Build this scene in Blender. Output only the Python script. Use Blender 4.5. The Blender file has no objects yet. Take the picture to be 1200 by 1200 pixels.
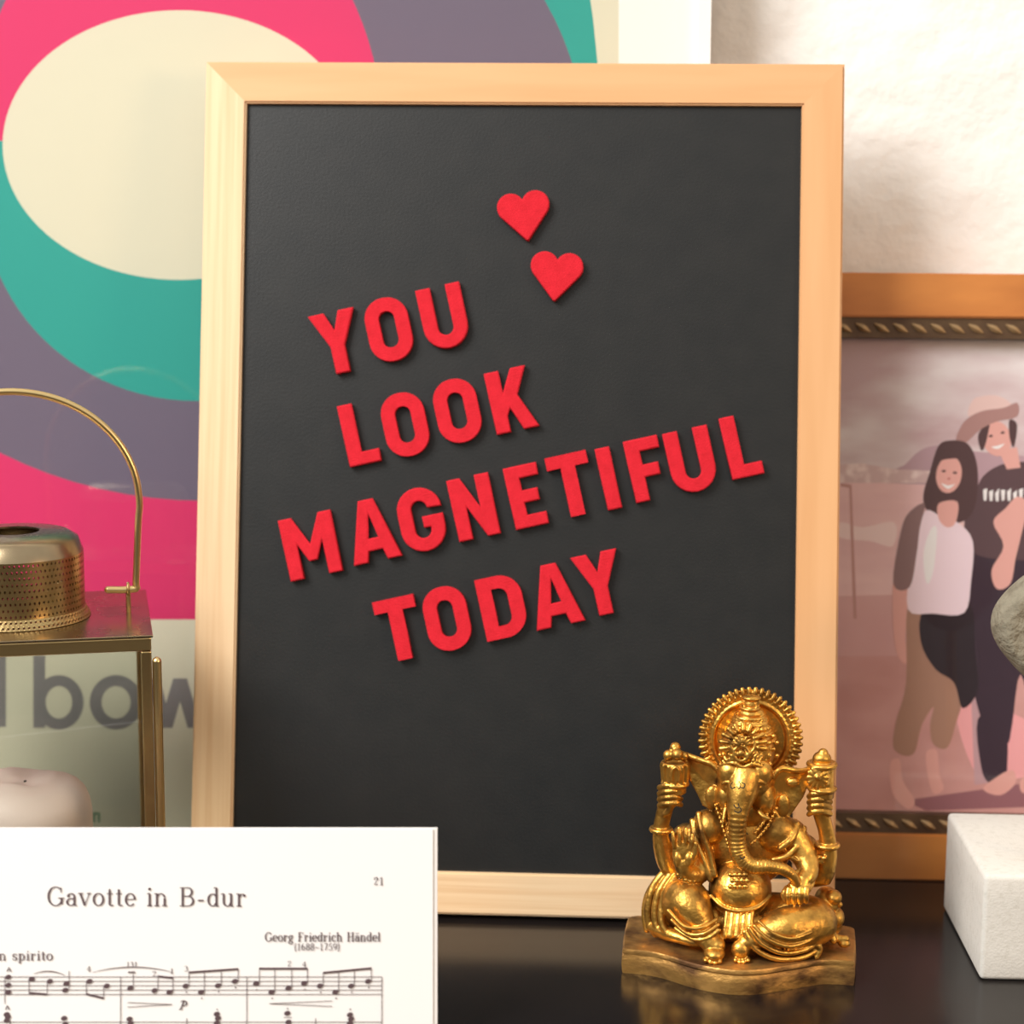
import bpy, bmesh, math, random
from mathutils import Vector, Matrix
random.seed(7)
C = bpy.context.scene.collection
S = bpy.context.scene

# ------------------------------------------------------------------ camera
F_PX = 2300.0
LEAN = math.radians(10.96)            # how far the board leans back
RC = Matrix(((0.998692899886432, 0.015974021654511474, -0.0485522640935554),
             (-0.01474669568772323, 0.9995652210430206, 0.025532407789140617),
             (0.048939009825729365, -0.02478304891248213, 0.9984942532653248)))
TC = Vector((0.0019306491, 0.0116958120, -0.9159035303))
BOARD_W, BOARD_H, BOARD_T = .300, .3984, .014
bX = Vector((1, 0, 0)); bU = Vector((0, math.sin(LEAN), math.cos(LEAN))); bN = Vector((0, -math.cos(LEAN), math.sin(LEAN)))
BW = Matrix((bX, bU, bN)).transposed()
b_center = bU*(BOARD_H/2) + bN*BOARD_T
CAM_R = BW @ RC.transposed()
CAM = b_center - CAM_R @ TC
cd = bpy.data.cameras.new('camera'); cam = bpy.data.objects.new('camera', cd); C.objects.link(cam)
M4 = CAM_R.to_4x4(); M4.translation = CAM
cam.matrix_world = M4
cd.sensor_width = 36; cd.sensor_fit = 'HORIZONTAL'; cd.lens = 36*F_PX/1200
cd.clip_start = .02; cd.clip_end = 50
cd.dof.use_dof = True; cd.dof.focus_distance = .842; cd.dof.aperture_fstop = 7.0
S.camera = cam

# ------------------------------------------------------------------ world, light, exposure
S.view_settings.view_transform = 'Standard'; S.view_settings.look = 'None'
S.view_settings.exposure = 0.42; S.view_settings.gamma = 1.0; S.view_settings.use_curve_mapping = False
w = bpy.data.worlds.new('room_light'); S.world = w; w.use_nodes = True
nt = w.node_tree; nt.nodes.clear()
o_ = nt.nodes.new('ShaderNodeOutputWorld'); bg = nt.nodes.new('ShaderNodeBackground')
tc = nt.nodes.new('ShaderNodeTexCoord'); sp = nt.nodes.new('ShaderNodeSeparateXYZ'); rp = nt.nodes.new('ShaderNodeValToRGB')
mp = nt.nodes.new('ShaderNodeMapRange'); mp.inputs['From Min'].default_value = -1; mp.inputs['From Max'].default_value = 1
nt.links.new(tc.outputs['Generated'], sp.inputs[0]); nt.links.new(sp.outputs['Z'], mp.inputs['Value'])
nt.links.new(mp.outputs[0], rp.inputs[0]); nt.links.new(rp.outputs[0], bg.inputs[0]); nt.links.new(bg.outputs[0], o_.inputs[0])
e = rp.color_ramp.elements
e[0].position = .0; e[0].color = (.06, .048, .038, 1)
e[1].position = 1.0; e[1].color = (1.0, .97, .92, 1)
x = e.new(.46); x.color = (.065, .052, .042, 1)
x = e.new(.55); x.color = (.40, .38, .35, 1)
x = e.new(.72); x.color = (.95, .93, .88, 1)
bg.inputs[1].default_value = .62

def area(name, loc, target, sx, sy, power, col):
    l = bpy.data.lights.new(name, 'AREA'); l.shape = 'RECTANGLE'; l.size = sx; l.size_y = sy; l.energy = power; l.color = col
    o = bpy.data.objects.new(name, l); C.objects.link(o); o.location = loc
    o.rotation_euler = (Vector(target)-Vector(loc)).to_track_quat('-Z', 'Y').to_euler()
    return o
area('window_light', (-1.05, -1.02, 1.38), (0, 0, .3), .85, .95, 37, (1.0, .98, .955))
area('room_lamp_light', (1.25, -.95, .55), (.12, 0, .12), .35, .35, 5.0, (1.0, .66, .38))

# ------------------------------------------------------------------ pixel rays (photo frame of 1200) to points
def ray(px, py): return CAM_R @ Vector(((px-600)/F_PX, (600-py)/F_PX, -1))
def at_y(px, py, y): d = ray(px, py); return CAM + d*((y-CAM.y)/d.y)
def at_z(px, py, z): d = ray(px, py); return CAM + d*((z-CAM.z)/d.z)
def on_plane(px, py, p, n): d = ray(px, py); return CAM + d*((p-CAM).dot(n)/d.dot(n))

# ------------------------------------------------------------------ materials
def mat(name, col, rough=.5, metal=0, spec=.5, col2=None, scale=20, stretch=(1, 1, 1), bump=0, bscale=None, fac=(.35, .7), detail=4, rvar=0, coat=0, bdist=.002, coord='Object'):
    m = bpy.data.materials.new(name); m.use_nodes = True
    n = m.node_tree.nodes; L = m.node_tree.links; p = n['Principled BSDF']
    p.inputs['Base Color'].default_value = (*col, 1); p.inputs['Roughness'].default_value = rough
    p.inputs['Metallic'].default_value = metal; p.inputs['Specular IOR Level'].default_value = spec
    p.inputs['Coat Weight'].default_value = coat
    t = n.new('ShaderNodeTexCoord'); mpn = n.new('ShaderNodeMapping'); mpn.inputs['Scale'].default_value = stretch
    L.new(t.outputs[coord], mpn.inputs[0])
    if col2 is not None:
        ns = n.new('ShaderNodeTexNoise'); ns.inputs['Scale'].default_value = scale; ns.inputs['Detail'].default_value = detail
        L.new(mpn.outputs[0], ns.inputs['Vector'])
        r = n.new('ShaderNodeValToRGB'); r.color_ramp.elements[0].position = fac[0]; r.color_ramp.elements[1].position = fac[1]
        r.color_ramp.elements[0].color = (*col, 1); r.color_ramp.elements[1].color = (*col2, 1)
        L.new(ns.outputs['Fac'], r.inputs[0]); L.new(r.outputs[0], p.inputs['Base Color'])
        if rvar:
            mr = n.new('ShaderNodeMapRange'); mr.inputs['From Min'].default_value = fac[0]; mr.inputs['From Max'].default_value = fac[1]
            mr.inputs['To Min'].default_value = rough; mr.inputs['To Max'].default_value = rough+rvar
            L.new(ns.outputs['Fac'], mr.inputs['Value']); L.new(mr.outputs[0], p.inputs['Roughness'])
    if bump:
        nb = n.new('ShaderNodeTexNoise'); nb.inputs['Scale'].default_value = bscale or scale; nb.inputs['Detail'].default_value = 6
        L.new(mpn.outputs[0], nb.inputs['Vector'])
        b = n.new('ShaderNodeBump'); b.inputs['Strength'].default_value = bump; b.inputs['Distance'].default_value = bdist
        L.new(nb.outputs['Fac'], b.inputs['Height']); L.new(b.outputs[0], p.inputs['Normal'])
    return m
def glass_mat(name, tint=(1, 1, 1), rough=0.0, ior=1.5):
    m = bpy.data.materials.new(name); m.use_nodes = True
    n = m.node_tree.nodes; L = m.node_tree.links; n.clear()
    out = n.new('ShaderNodeOutputMaterial'); mix = n.new('ShaderNodeMixShader'); tr = n.new('ShaderNodeBsdfTransparent')
    gl = n.new('ShaderNodeBsdfGlossy'); fr = n.new('ShaderNodeFresnel')
    fr.inputs['IOR'].default_value = ior; gl.inputs['Roughness'].default_value = rough; tr.inputs[0].default_value = (*tint, 1)
    ge = n.new('ShaderNodeNewGeometry'); sb = n.new('ShaderNodeMath'); sb.operation = 'SUBTRACT'; sb.inputs[0].default_value = 1; L.new(ge.outputs['Backfacing'], sb.inputs[1])
    mu = n.new('ShaderNodeMath'); mu.operation = 'MULTIPLY'; L.new(fr.outputs[0], mu.inputs[0]); L.new(sb.outputs[0], mu.inputs[1])
    L.new(mu.outputs[0], mix.inputs[0]); L.new(tr.outputs[0], mix.inputs[1]); L.new(gl.outputs[0], mix.inputs[2]); L.new(mix.outputs[0], out.inputs[0])
    return m
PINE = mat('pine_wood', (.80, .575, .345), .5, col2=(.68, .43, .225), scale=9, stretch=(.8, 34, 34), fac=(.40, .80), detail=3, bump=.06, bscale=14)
PINE2 = mat('warm_lit_pine_wood', (.71, .40, .19), .45, col2=(.65, .345, .15), scale=8, stretch=(.8, 10, 10), fac=(.40, .75), detail=3, bump=.05, bscale=12)  # same pine; warmer, dimmer light of top and right rails mixed into colour
BLACKB = mat('black_coated_steel', (.0085, .009, .009), .38, spec=.5, col2=(.012, .012, .0115), scale=60, bump=.05, bscale=900)
RED = mat('red_felt', (.64, .014, .028), .85, spec=.25, col2=(.56, .011, .022), scale=300, bump=.25, bscale=1500)
LACQ = mat('black_lacquer', (.006, .005, .0055), .17, spec=.34, col2=(.013, .010, .009), scale=8, rvar=.05)
WALLM = mat('white_plaster', (.89, .87, .835), .9, spec=.2, col2=(.92, .905, .88), scale=9, bump=.8, bscale=19, bdist=.008)
FLOORM = mat('oak_floor', (.30, .18, .09), .5, col2=(.38, .24, .13), scale=5, stretch=(1, 9, 1))
GOLD = mat('antique_gold', (.80, .43, .085), .31, metal=.92, col2=(.09, .036, .010), scale=90, fac=(.43, .74), rvar=.2, bump=.3, bscale=260)
GOLDB = mat('antique_gold_rubbed', (.64, .35, .10), .40, metal=.8, col2=(.13, .062, .025), scale=55, stretch=(1, 1, 1.6), fac=(.42, .66), rvar=.2, bump=.35, bscale=160)
BRASS = mat('aged_brass', (.50, .36, .16), .30, metal=1, col2=(.30, .19, .09), scale=40, fac=(.4, .75), rvar=.15)
BRASSL = mat('bright_brass', (.78, .58, .27), .28, metal=1)
TIN = mat('antiqued_brass_plate', (.42, .33, .20), .24, metal=1, col2=(.24, .17, .11), scale=30, fac=(.4, .75), rvar=.12)
PANE = glass_mat('lantern_glass', (.955, .96, .94))
POSTG = glass_mat('poster_glass', (.98, .98, .97), ior=1.55)
PHOTG = glass_mat('picture_glass', (.98, .97, .97), .02, ior=1.5)
WAX = mat('candle_wax', (.68, .57, .52), .55, col2=(.62, .51, .46), scale=12)
DARK = mat('dark_wick', (.02, .018, .015), .9)
STONE = mat('pale_limestone', (.69, .66, .60), .9, spec=.2, col2=(.61, .58, .515), scale=320, fac=(.50, .75), bump=.16, bscale=1100)
GREY = mat('grey_concrete', (.27, .24, .175), .9, spec=.2, col2=(.18, .155, .11), scale=120, fac=(.45, .75), bump=1.0, bscale=330)
HONEY = mat('honey_wood', (.62, .235, .052), .42, col2=(.44, .145, .03), scale=14, stretch=(1, 3, 3), fac=(.38, .75), coat=.2)
MOULD = mat('dark_bronze_moulding', (.16, .10, .055), .4, metal=.6, col2=(.09, .05, .03), scale=60)
MOULDL = mat('gilt_rope', (.33, .21, .10), .5, metal=.5)
PAPER = mat('paper_white', (.86, .84, .82), .8, spec=.2, col2=(.84, .815, .80), scale=6)
PAPER2 = mat('paper_edge', (.80, .77, .74), .8, spec=.2)
INK = mat('printing_ink', (.10, .065, .07), .8, spec=.2)
WHITEF = mat('white_lacquered_frame', (.82, .82, .80), .4)
MATB = mat('white_mat_board', (.88, .87, .84), .85)
BACKB = mat('brown_fibreboard', (.20, .13, .08), .9)
def flat(name, c): return mat(name, c, .7, spec=.2)

# ------------------------------------------------------------------ object helpers
def obj(name, bm, m, parent=None, smooth=False, angle=None):
    me = bpy.data.meshes.new(name)
    bmesh.ops.recalc_face_normals(bm, faces=bm.faces[:]); bm.to_mesh(me); bm.free()
    for k in (m if isinstance(m, (list, tuple)) else [m]): me.materials.append(k)
    if smooth:
        me.polygons.foreach_set('use_smooth', [True]*len(me.polygons))
        if angle: me.set_sharp_from_angle(angle=math.radians(angle))
    o = bpy.data.objects.new(name, me); C.objects.link(o)
    if parent: o.parent = parent; o.matrix_parent_inverse = parent.matrix_world.inverted() if False else Matrix(); 
    return o
def thing(name, label, cat, loc=(0, 0, 0), group=None, rotz=0):
    o = bpy.data.objects.new(name, None); C.objects.link(o); o.location = loc; o.rotation_euler = (0, 0, rotz)
    o.empty_display_size = .02
    tag(o, label, cat, group); return o
def tag(o, label, cat, group=None):
    o['label'] = label; o['category'] = cat
    if group: o['group'] = group
    return o
def struct(name, bm, m):
    o = obj(name, bm, m); o['kind'] = 'structure'; return o
def shift(bm, v):
    bmesh.ops.translate(bm, verts=bm.verts[:], vec=-Vector(v)); return bm
def box(bm, a, b, bev=0, seg=2):
    r = bmesh.ops.create_cube(bm, size=1); vs = r['verts']
    for v in vs:
        v.co = Vector([a[i]+(v.co[i]+.5)*(b[i]-a[i]) for i in range(3)])
    if bev:
        es = list({e for v in vs for e in v.link_edges}); bmesh.ops.bevel(bm, geom=es, offset=bev, segments=seg, affect='EDGES', profile=.5)
def new(): return bmesh.new()
def quat_frame(t):
    t = t.normalized(); a = Vector((0, 0, 1)) if abs(t.z) < .9 else Vector((1, 0, 0))
    u = t.cross(a).normalized(); return u, t.cross(u).normalized()
def catmull(P, n=6):
    if len(P) < 3 or n < 2: return P
    out = []
    for i in range(len(P)-1):
        p0, p1, p2, p3 = P[max(i-1, 0)], P[i], P[i+1], P[min(i+2, len(P)-1)]
        for k in range(n):
            t = k/n
            out.append(tuple(.5*(2*b+(c-a)*t+(2*a-5*b+4*c-d)*t*t+(3*b-a-3*c+d)*t**3) for a, b, c, d in zip(p0, p1, p2, p3)))
    out.append(tuple(P[-1])); return out
def tube(bm, P, n=12, sub=5, caps=True):
    """P: list of (x,y,z,r) smoothed; closed tube with round ends"""
    P = catmull([tuple(p) for p in P], sub)
    pts = [Vector(p[:3]) for p in P]; rs = [max(p[3], 1e-5) for p in P]
    T = [(pts[min(i+1, len(pts)-1)]-pts[max(i-1, 0)]).normalized() for i in range(len(pts))]
    if caps:
        a = []; b = []
        for f in (.2, .6, .92):
            a.append((pts[0]-T[0]*rs[0]*math.sqrt(1-(1-f)**2) if False else pts[0]-T[0]*rs[0]*math.cos(f*math.pi/2), rs[0]*math.sin(f*math.pi/2), T[0]))
            b.insert(0, (pts[-1]+T[-1]*rs[-1]*math.cos(f*math.pi/2), rs[-1]*math.sin(f*math.pi/2), T[-1]))
        seq = a+list(zip(pts, rs, T))+b
    else: seq = list(zip(pts, rs, T))
    u, v = quat_frame(seq[0][2]); rings = []
    for p, r, t in seq:
        u = (u-t*u.dot(t)).normalized(); v = t.cross(u)
        rings.append([bm.verts.new(p+(u*math.cos(k*2*math.pi/n)+v*math.sin(k*2*math.pi/n))*r) for k in range(n)])
    for A, B in zip(rings, rings[1:]):
        for k in range(n): bm.faces.new((A[k], A[(k+1) % n], B[(k+1) % n], B[k]))
    bm.faces.new(rings[0][::-1]); bm.faces.new(rings[-1])
def ell(bm, c, rx, ry, rz, u=14, rot=None):
    r = bmesh.ops.create_uvsphere(bm, u_segments=u, v_segments=max(6, u*2//3), radius=1)
    for v in r['verts']:
        q = Vector((v.co.x*rx, v.co.y*ry, v.co.z*rz))
        if rot is not None: q = rot @ q
        v.co = q+Vector(c)
def torus(bm, c, R, r, n=32, m=8, axis=(0, 0, 1), a0=0, a1=2*math.pi):
    u, v = quat_frame(Vector(axis)); ax = Vector(axis).normalized(); full = abs(a1-a0-2*math.pi) < 1e-4
    rings = []
    for i in range(n if full else n+1):
        a = a0+(a1-a0)*i/n; d = u*math.cos(a)+v*math.sin(a)
        rings.append([bm.verts.new(Vector(c)+d*(R+r*math.cos(b*2*math.pi/m))+ax*r*math.sin(b*2*math.pi/m)) for b in range(m)])
    N = len(rings)
    for i in range(N if full else N-1):
        A, B = rings[i], rings[(i+1) % N]
        for k in range(m): bm.faces.new((A[k], A[(k+1) % m], B[(k+1) % m], B[k]))
    if not full: bm.faces.new(rings[0][::-1]); bm.faces.new(rings[-1])
def lathe(bm, prof, n=48, c=(0, 0, 0), close=True):
    rings = []
    for r, z in prof:
        if r < 1e-6: rings.append([bm.verts.new(Vector(c)+Vector((0, 0, z)))])
        else: rings.append([bm.verts.new(Vector(c)+Vector((r*math.cos(k*2*math.pi/n), r*math.sin(k*2*math.pi/n), z))) for k in range(n)])
    for A, B in zip(rings, rings[1:]):
        for k in range(n):
            k2 = (k+1) % n
            if len(A) == 1 and len(B) == 1: continue
            if len(A) == 1: bm.faces.new((A[0], B[k2], B[k]))
            elif len(B) == 1: bm.faces.new((A[k], A[k2], B[0]))
            else: bm.faces.new((A[k], A[k2], B[k2], B[k]))
def prism(bm, poly, n, th, mi=0):
    """poly: 3-D points in a plane; extruded by th along -n (front at poly)"""
    n = Vector(n).normalized()
    a = [bm.verts.new(Vector(p)) for p in poly]; b = [bm.verts.new(Vector(p)-n*th) for p in poly]
    f = [bm.faces.new(a), bm.faces.new(b[::-1])]
    for i in range(len(a)): f.append(bm.faces.new((a[i], b[i], b[(i+1) % len(a)], a[(i+1) % len(a)])))
    for q in f: q.material_index = mi
def outline_mesh(name, loops, depth, bevel, M, m, parent=None):
    """2-D outlines (holes by even-odd) to a rounded extruded mesh placed by matrix M (z up = front)"""
    cu = bpy.data.curves.new(name, 'CURVE'); cu.dimensions = '2D'; cu.fill_mode = 'BOTH'
    cu.extrude = depth/2
    for lp in loops:
        s = cu.splines.new('POLY'); s.points.add(len(lp)-1); s.use_cyclic_u = True
        for p, q in zip(s.points, lp): p.co = (q[0], q[1], 0, 1)
    tmp = bpy.data.objects.new('tmp', cu); C.objects.link(tmp)
    dg = bpy.context.evaluated_depsgraph_get(); me = bpy.data.meshes.new_from_object(tmp.evaluated_get(dg))
    bpy.data.objects.remove(tmp); bpy.data.curves.remove(cu)
    b2 = bmesh.new(); b2.from_mesh(me); bmesh.ops.remove_doubles(b2, verts=b2.verts[:], dist=1e-6); bmesh.ops.recalc_face_normals(b2, faces=b2.faces[:])
    bmesh.ops.dissolve_limit(b2, angle_limit=.002, verts=b2.verts[:], edges=b2.edges[:])
    rim = [e_ for e_ in b2.edges if len(e_.link_faces) == 2 and (abs(e_.link_faces[0].normal.z) > .9) != (abs(e_.link_faces[1].normal.z) > .9)]
    bmesh.ops.bevel(b2, geom=rim, offset=bevel, segments=2, affect='EDGES', profile=.5, clamp_overlap=True); b2.to_mesh(me); b2.free()
    me.name = name; me.materials.clear(); me.materials.append(m)
    o = bpy.data.objects.new(name, me); C.objects.link(o); o.matrix_world = M
    if parent: o.parent = parent
    return o

# ------------------------------------------------------------------ the setting
WALL_Y = .122
bm = new(); box(bm, (-1.6, WALL_Y, -1.2), (1.9, WALL_Y+.1, 1.5)); struct('wall_back', bm, WALLM)
bm = new(); box(bm, (-1.6, -2.2, -1.25), (1.9, WALL_Y+.1, -1.2)); struct('floor', bm, FLOORM)

# piano: lid, body, music desk
LID_F = -.134
piano = thing('piano', 'glossy black piano whose top carries the board, statue and lantern', 'piano', (0, .0, -1.2))
def rel(bm, p): return shift(bm, p.location)
bm = new(); box(bm, (-.75, LID_F, -.025), (.75, WALL_Y-.001, 0), .003); obj('lid', rel(bm, piano), LACQ, piano)
bm = new(); box(bm, (-.73, -.10, -1.2), (.73, WALL_Y-.005, -.026), .002); obj('body', rel(bm, piano), LACQ, piano)
bm = new(); box(bm, (-.72, -.40, -.62), (.72, -.101, -.54), .004); obj('keyboard_shelf', rel(bm, piano), LACQ, piano)

# ------------------------------------------------------------------ sheet music (stands on a desk in front of the lid)
fwd = CAM_R @ Vector((0, 0, -1)); cR = CAM_R @ Vector((1, 0, 0)); cU = CAM_R @ Vector((0, 1, 0))
SD = .775; SP = CAM+fwd*SD; pxm = SD/F_PX
def sh(px, py, off=0): return SP + cR*((px-600)*pxm) + cU*((600-py)*pxm) - fwd*off
PB = 971+.305/pxm          # bottom of the page in px
PL = -170
bk = thing('sheet_music', 'open white booklet of printed piano music in front of the board', 'sheet music', sh(172, PB))
def slab(x0, y0, x1, y1, front, th):
    bm = new(); prism(bm, [sh(x0, y0, front), sh(x1, y0, front), sh(x1, y1, front), sh(x0, y1, front)], -fwd, th); return rel(bm, bk)
page = obj('page', slab(PL, 971.5, 507.5, PB, .0012, .0004), PAPER, bk)
obj('under_pages', slab(PL, 970.5, 512.5, PB, .0006, .0026), PAPER2, bk)
q = sh(172, PB, -.003)
bm = new(); prism(bm, [sh(PL-60, PB-380, -.0022), sh(470, PB-380, -.0022), sh(470, PB, -.0022), sh(PL-60, PB, -.0022)], -fwd, .008); desk = obj('music_desk', rel(bm, piano), LACQ, piano)
bm = new(); zt = min(sh(PL, PB).z, sh(507, PB).z)-.001
box(bm, (sh(PL, PB).x-.02, q.y-.03, zt-.02), (sh(470, PB).x, q.y+.02, zt-.004), .002); obj('ledge', rel(bm, piano), LACQ, desk)
for s in (.12, .88):
    xx = sh(PL+s*640, PB).x
    bm = new(); box(bm, (xx-.012, q.y-.012, -.54), (xx+.012, q.y+.012, zt-.02), .002); obj('support', rel(bm, piano), LACQ, desk)

# --- ink: strokes in page pixels
class Ink:
    def __init__(s): s.bm = new(); s.z = .0016; s.k = 0
    def poly(s, pts, mi=0):
        s.k += 1
        vs = [s.bm.verts.new(sh(x, y, s.z+(s.k % 40)*4e-7)) for x, y in pts]
        try: s.bm.faces.new(vs)
        except ValueError: pass
    def line(s, x0, y0, x1, y1, w, w2=None):
        d = math.hypot(x1-x0, y1-y0) or 1; nx, ny = -(y1-y0)/d*w/2, (x1-x0)/d*w/2
        r = 1 if w2 is None else w2/w
        s.poly([(x0+nx, y0+ny), (x1+nx*r, y1+ny*r), (x1-nx*r, y1-ny*r), (x0-nx, y0-ny)])
    def path(s, P, wf):
        Ls = []; Rs = []
        for i, (x, y) in enumerate(P):
            a, b = P[max(i-1, 0)], P[min(i+1, len(P)-1)]; dx, dy = b[0]-a[0], b[1]-a[1]; d = math.hypot(dx, dy) or 1
            w = wf(dx/d, dy/d, i/(len(P)-1))/2; Ls.append((x-dy/d*w, y+dx/d*w)); Rs.append((x+dy/d*w, y-dx/d*w))
        for i in range(len(P)-1): s.poly([Ls[i], Ls[i+1], Rs[i+1], Rs[i]])
    def disc(s, x, y, rx, ry=None, rot=0, n=16):
        ry = ry or rx; c, q = math.cos(rot), math.sin(rot)
        s.poly([(x+rx*math.cos(t)*c-ry*math.sin(t)*q, y+rx*math.cos(t)*q+ry*math.sin(t)*c) for t in [k*2*math.pi/n for k in range(n)]])
# a small serif alphabet: l = line(x0,y0,x1,y1,[t|n]); a = arc(cx,cy,rx,ry,deg0,deg1); s = serif(x,y,half width); d = dot
def gl(ch):
    l = lambda *v: ('l',)+v; a = lambda *v: ('a',)+v; s = lambda x, y, h=.2: ('s', x, y, h); d = lambda x, y, r=.11: ('d', x, y, r)
    G = {
     'a': (.9, [l(.68, .72, .68, .1), a(.42, .72, .26, .26, 0, 150), d(.2, .78), a(.4, .28, .29, .28, 60, 330), l(.68, .55, .42, .57), a(.8, .12, .12, .12, 180, 300)]),
     'b': (.95, [l(.22, 1.5, .22, .05), s(.12, 1.5, .12), a(.48, .5, .33, .5, -150, 150)]),
     'c': (.85, [a(.47, .5, .36, .5, 40, 320), d(.72, .75)]),
     'd': (1.0, [l(.75, 1.5, .75, 0), s(.65, 1.5, .12), s(.83, 0, .1), a(.45, .5, .33, .5, 30, 330)]),
     'e': (.85, [a(.45, .5, .35, .5, 0, 320), l(.12, .52, .8, .52)]),
     'g': (.9, [a(.42, .66, .28, .34, 0, 360), a(.42, -.2, .34, .26, 0, 360), l(.25, .34, .3, .06), l(.62, .95, .84, 1.0), d(.82, .95, .08)]),
     'h': (1.05, [l(.2, 1.5, .2, 0), s(.12, 1.5, .12), s(.2, 0), a(.5, .65, .3, .35, 10, 170), l(.8, .65, .8, 0), s(.8, 0)]),
     'i': (.5, [l(.25, 1, .25, 0), s(.17, 1, .12), s(.25, 0), d(.25, 1.38, .12)]),
     'l': (.5, [l(.25, 1.5, .25, 0), s(.17, 1.5, .12), s(.25, 0)]),
     'n': (1.05, [l(.2, 1, .2, 0), s(.12, 1, .12), s(.2, 0), a(.5, .65, .3, .35, 10, 170), l(.8, .65, .8, 0), s(.8, 0)]),
     'o': (.95, [a(.47, .5, .37, .5, 0, 360)]),
     'p': (1.0, [l(.22, 1, .22, -.45), s(.14, 1, .12), s(.22, -.45), a(.5, .5, .33, .5, -150, 150)]),
     'r': (.78, [l(.22, 1, .22, 0), s(.14, 1, .12), s(.24, 0), a(.5, .65, .26, .33, 50, 165), d(.64, .86)]),
     's': (.75, [a(.37, .74, .24, .26, 30, 270), a(.37, .25, .26, .25, -150, 90), l(.62, .95, .62, .72, 'n'), l(.12, .05, .12, .3, 'n')]),
     't': (.6, [l(.27, 1.35, .27, .15), l(.05, .98, .52, .98), a(.43, .16, .16, .16, 180, 320)]),
     'u': (1.05, [l(.2, 1, .2, .35), s(.12, 1, .12), a(.48, .35, .28, .35, 180, 350), l(.78, 1, .78, 0), s(.7, 1, .12), s(.86, 0, .1)]),
     'v': (.95, [l(.12, 1, .47, 0), l(.82, 1, .47, 0, 'n'), s(.15, 1), s(.8, 1, .17)]),
     'B': (1.25, [l(.3, 1.5, .3, 0), l(.08, 1.5, .7, 1.5), l(.3, .8, .75, .8), l(.08, 0, .75, 0), a(.7, 1.15, .32, .35, -90, 90), a(.74, .4, .38, .4, -90, 90)]),
     'F': (1.1, [l(.3, 1.5, .3, 0), l(.08, 1.5, 1.0, 1.5), l(.3, .8, .7, .8), s(.3, 0, .25), l(1.0, 1.5, 1.0, 1.15, 'n'), l(.7, .95, .7, .62, 'n')]),
     'G': (1.35, [a(.68, .75, .56, .77, 45, 340), l(1.15, .6, 1.15, .1), s(1.12, .6, .25), l(1.1, 1.5, 1.1, 1.05, 'n')]),
     'H': (1.4, [l(.3, 1.5, .3, 0), l(1.1, 1.5, 1.1, 0), l(.3, .78, 1.1, .78), s(.3, 1.5, .24), s(.3, 0, .24), s(1.1, 1.5, .24), s(1.1, 0, .24)]),
     '-': (.7, [('h', .12, .45, .58)]), ' ': (.62, []),
     '(': (.5, [a(.65, .6, .45, 1.05, 125, 235)]), ')': (.5, [a(-.15, .6, .45, 1.05, -55, 55)]),
     '1': (.75, [l(.38, 1.4, .38, 0), s(.38, 0), l(.38, 1.38, .18, 1.2, 'n')]),
     '2': (.8, [a(.4, 1.05, .27, .34, -20, 170), d(.17, 1.05, .1), l(.64, .95, .14, .08, 'n'), ('h', .12, .08, .7)]),
     '3': (.8, [a(.36, 1.05, .25, .32, -90, 150), a(.36, .38, .3, .38, -150, 90)]),
     '4': (.85, [l(.55, 1.4, .55, 0), l(.52, 1.35, .06, .42, 'n'), l(.06, .42, .8, .42), s(.55, 0)]),
     '5': (.8, [l(.2, 1.38, .2, .78, 'n'), ('h', .2, 1.34, .66), a(.36, .42, .32, .42, -150, 120)]),
     '6': (.8, [a(.4, .42, .3, .42, 0, 360), a(.56, .6, .46, .78, 95, 190)]),
     '7': (.8, [('h', .1, 1.36, .7), l(.68, 1.34, .3, 0)]),
     '8': (.8, [a(.4, 1.05, .25, .33, 0, 360), a(.4, .37, .3, .37, 0, 360)]),
     '9': (.8, [a(.4, .98, .3, .42, 0, 360), a(.24, .8, .46, .78, -85, 10)]),
    }
    if ch == 'ä': w_, st = G['a']; return w_, st+[d(.28, 1.38, .1), d(.6, 1.38, .1)]
    if ch == '–': return (.8, [('h', .08, .55, .72)])
    return G[ch]
def text_width(t): return sum(gl(c)[0]+.12 for c in t)-.12
def write(ink, t, x0, x1, base, xh, slope=0, thick=.2, thin=.075):
    sx = (x1-x0)/text_width(t); sy = xh; cx = x0
    for ch in t:
        adv, st = gl(ch)
        X = lambda u: cx+u*sx
        Y = lambda v, u=0: base-v*sy+slope*(cx+u*sx-x0)
        wf = lambda dx, dy, _: sy*(thin+(thick-thin)*abs(dy)**1.5)
        for q in st:
            if q[0] == 'l':
                _, a, b, c, d = q[:5]; w_ = sy*(thin if (len(q) > 5 or abs(b-d) < .1) else thick)
                ink.line(X(a), Y(b, a), X(c), Y(d, c), w_)
            elif q[0] == 'h': ink.line(X(q[1]), Y(q[2]), X(q[3]), Y(q[2]), sy*.13)
            elif q[0] == 's': ink.line(X(q[1]-q[3]), Y(q[2]), X(q[1]+q[3]), Y(q[2]), sy*thin*1.15)
            elif q[0] == 'd': ink.disc(X(q[1]), Y(q[2]), q[3]*sy, n=10)
            else:
                _, ax, ay, rx, ry, a0, a1 = q; n = max(6, int(abs(a1-a0)/15))
                ink.path([(X(ax+rx*math.cos(math.radians(a0+(a1-a0)*k/n))), Y(ay+ry*math.sin(math.radians(a0+(a1-a0)*k/n)))) for k in range(n+1)], wf)
        cx += (adv+.12)*sx
I1 = Ink(); write(I1, 'Gavotte in B-dur', 56, 289, 1060, 14.2, .004, .17); obj('printed_title', rel(I1.bm, bk), INK, page)
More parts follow.
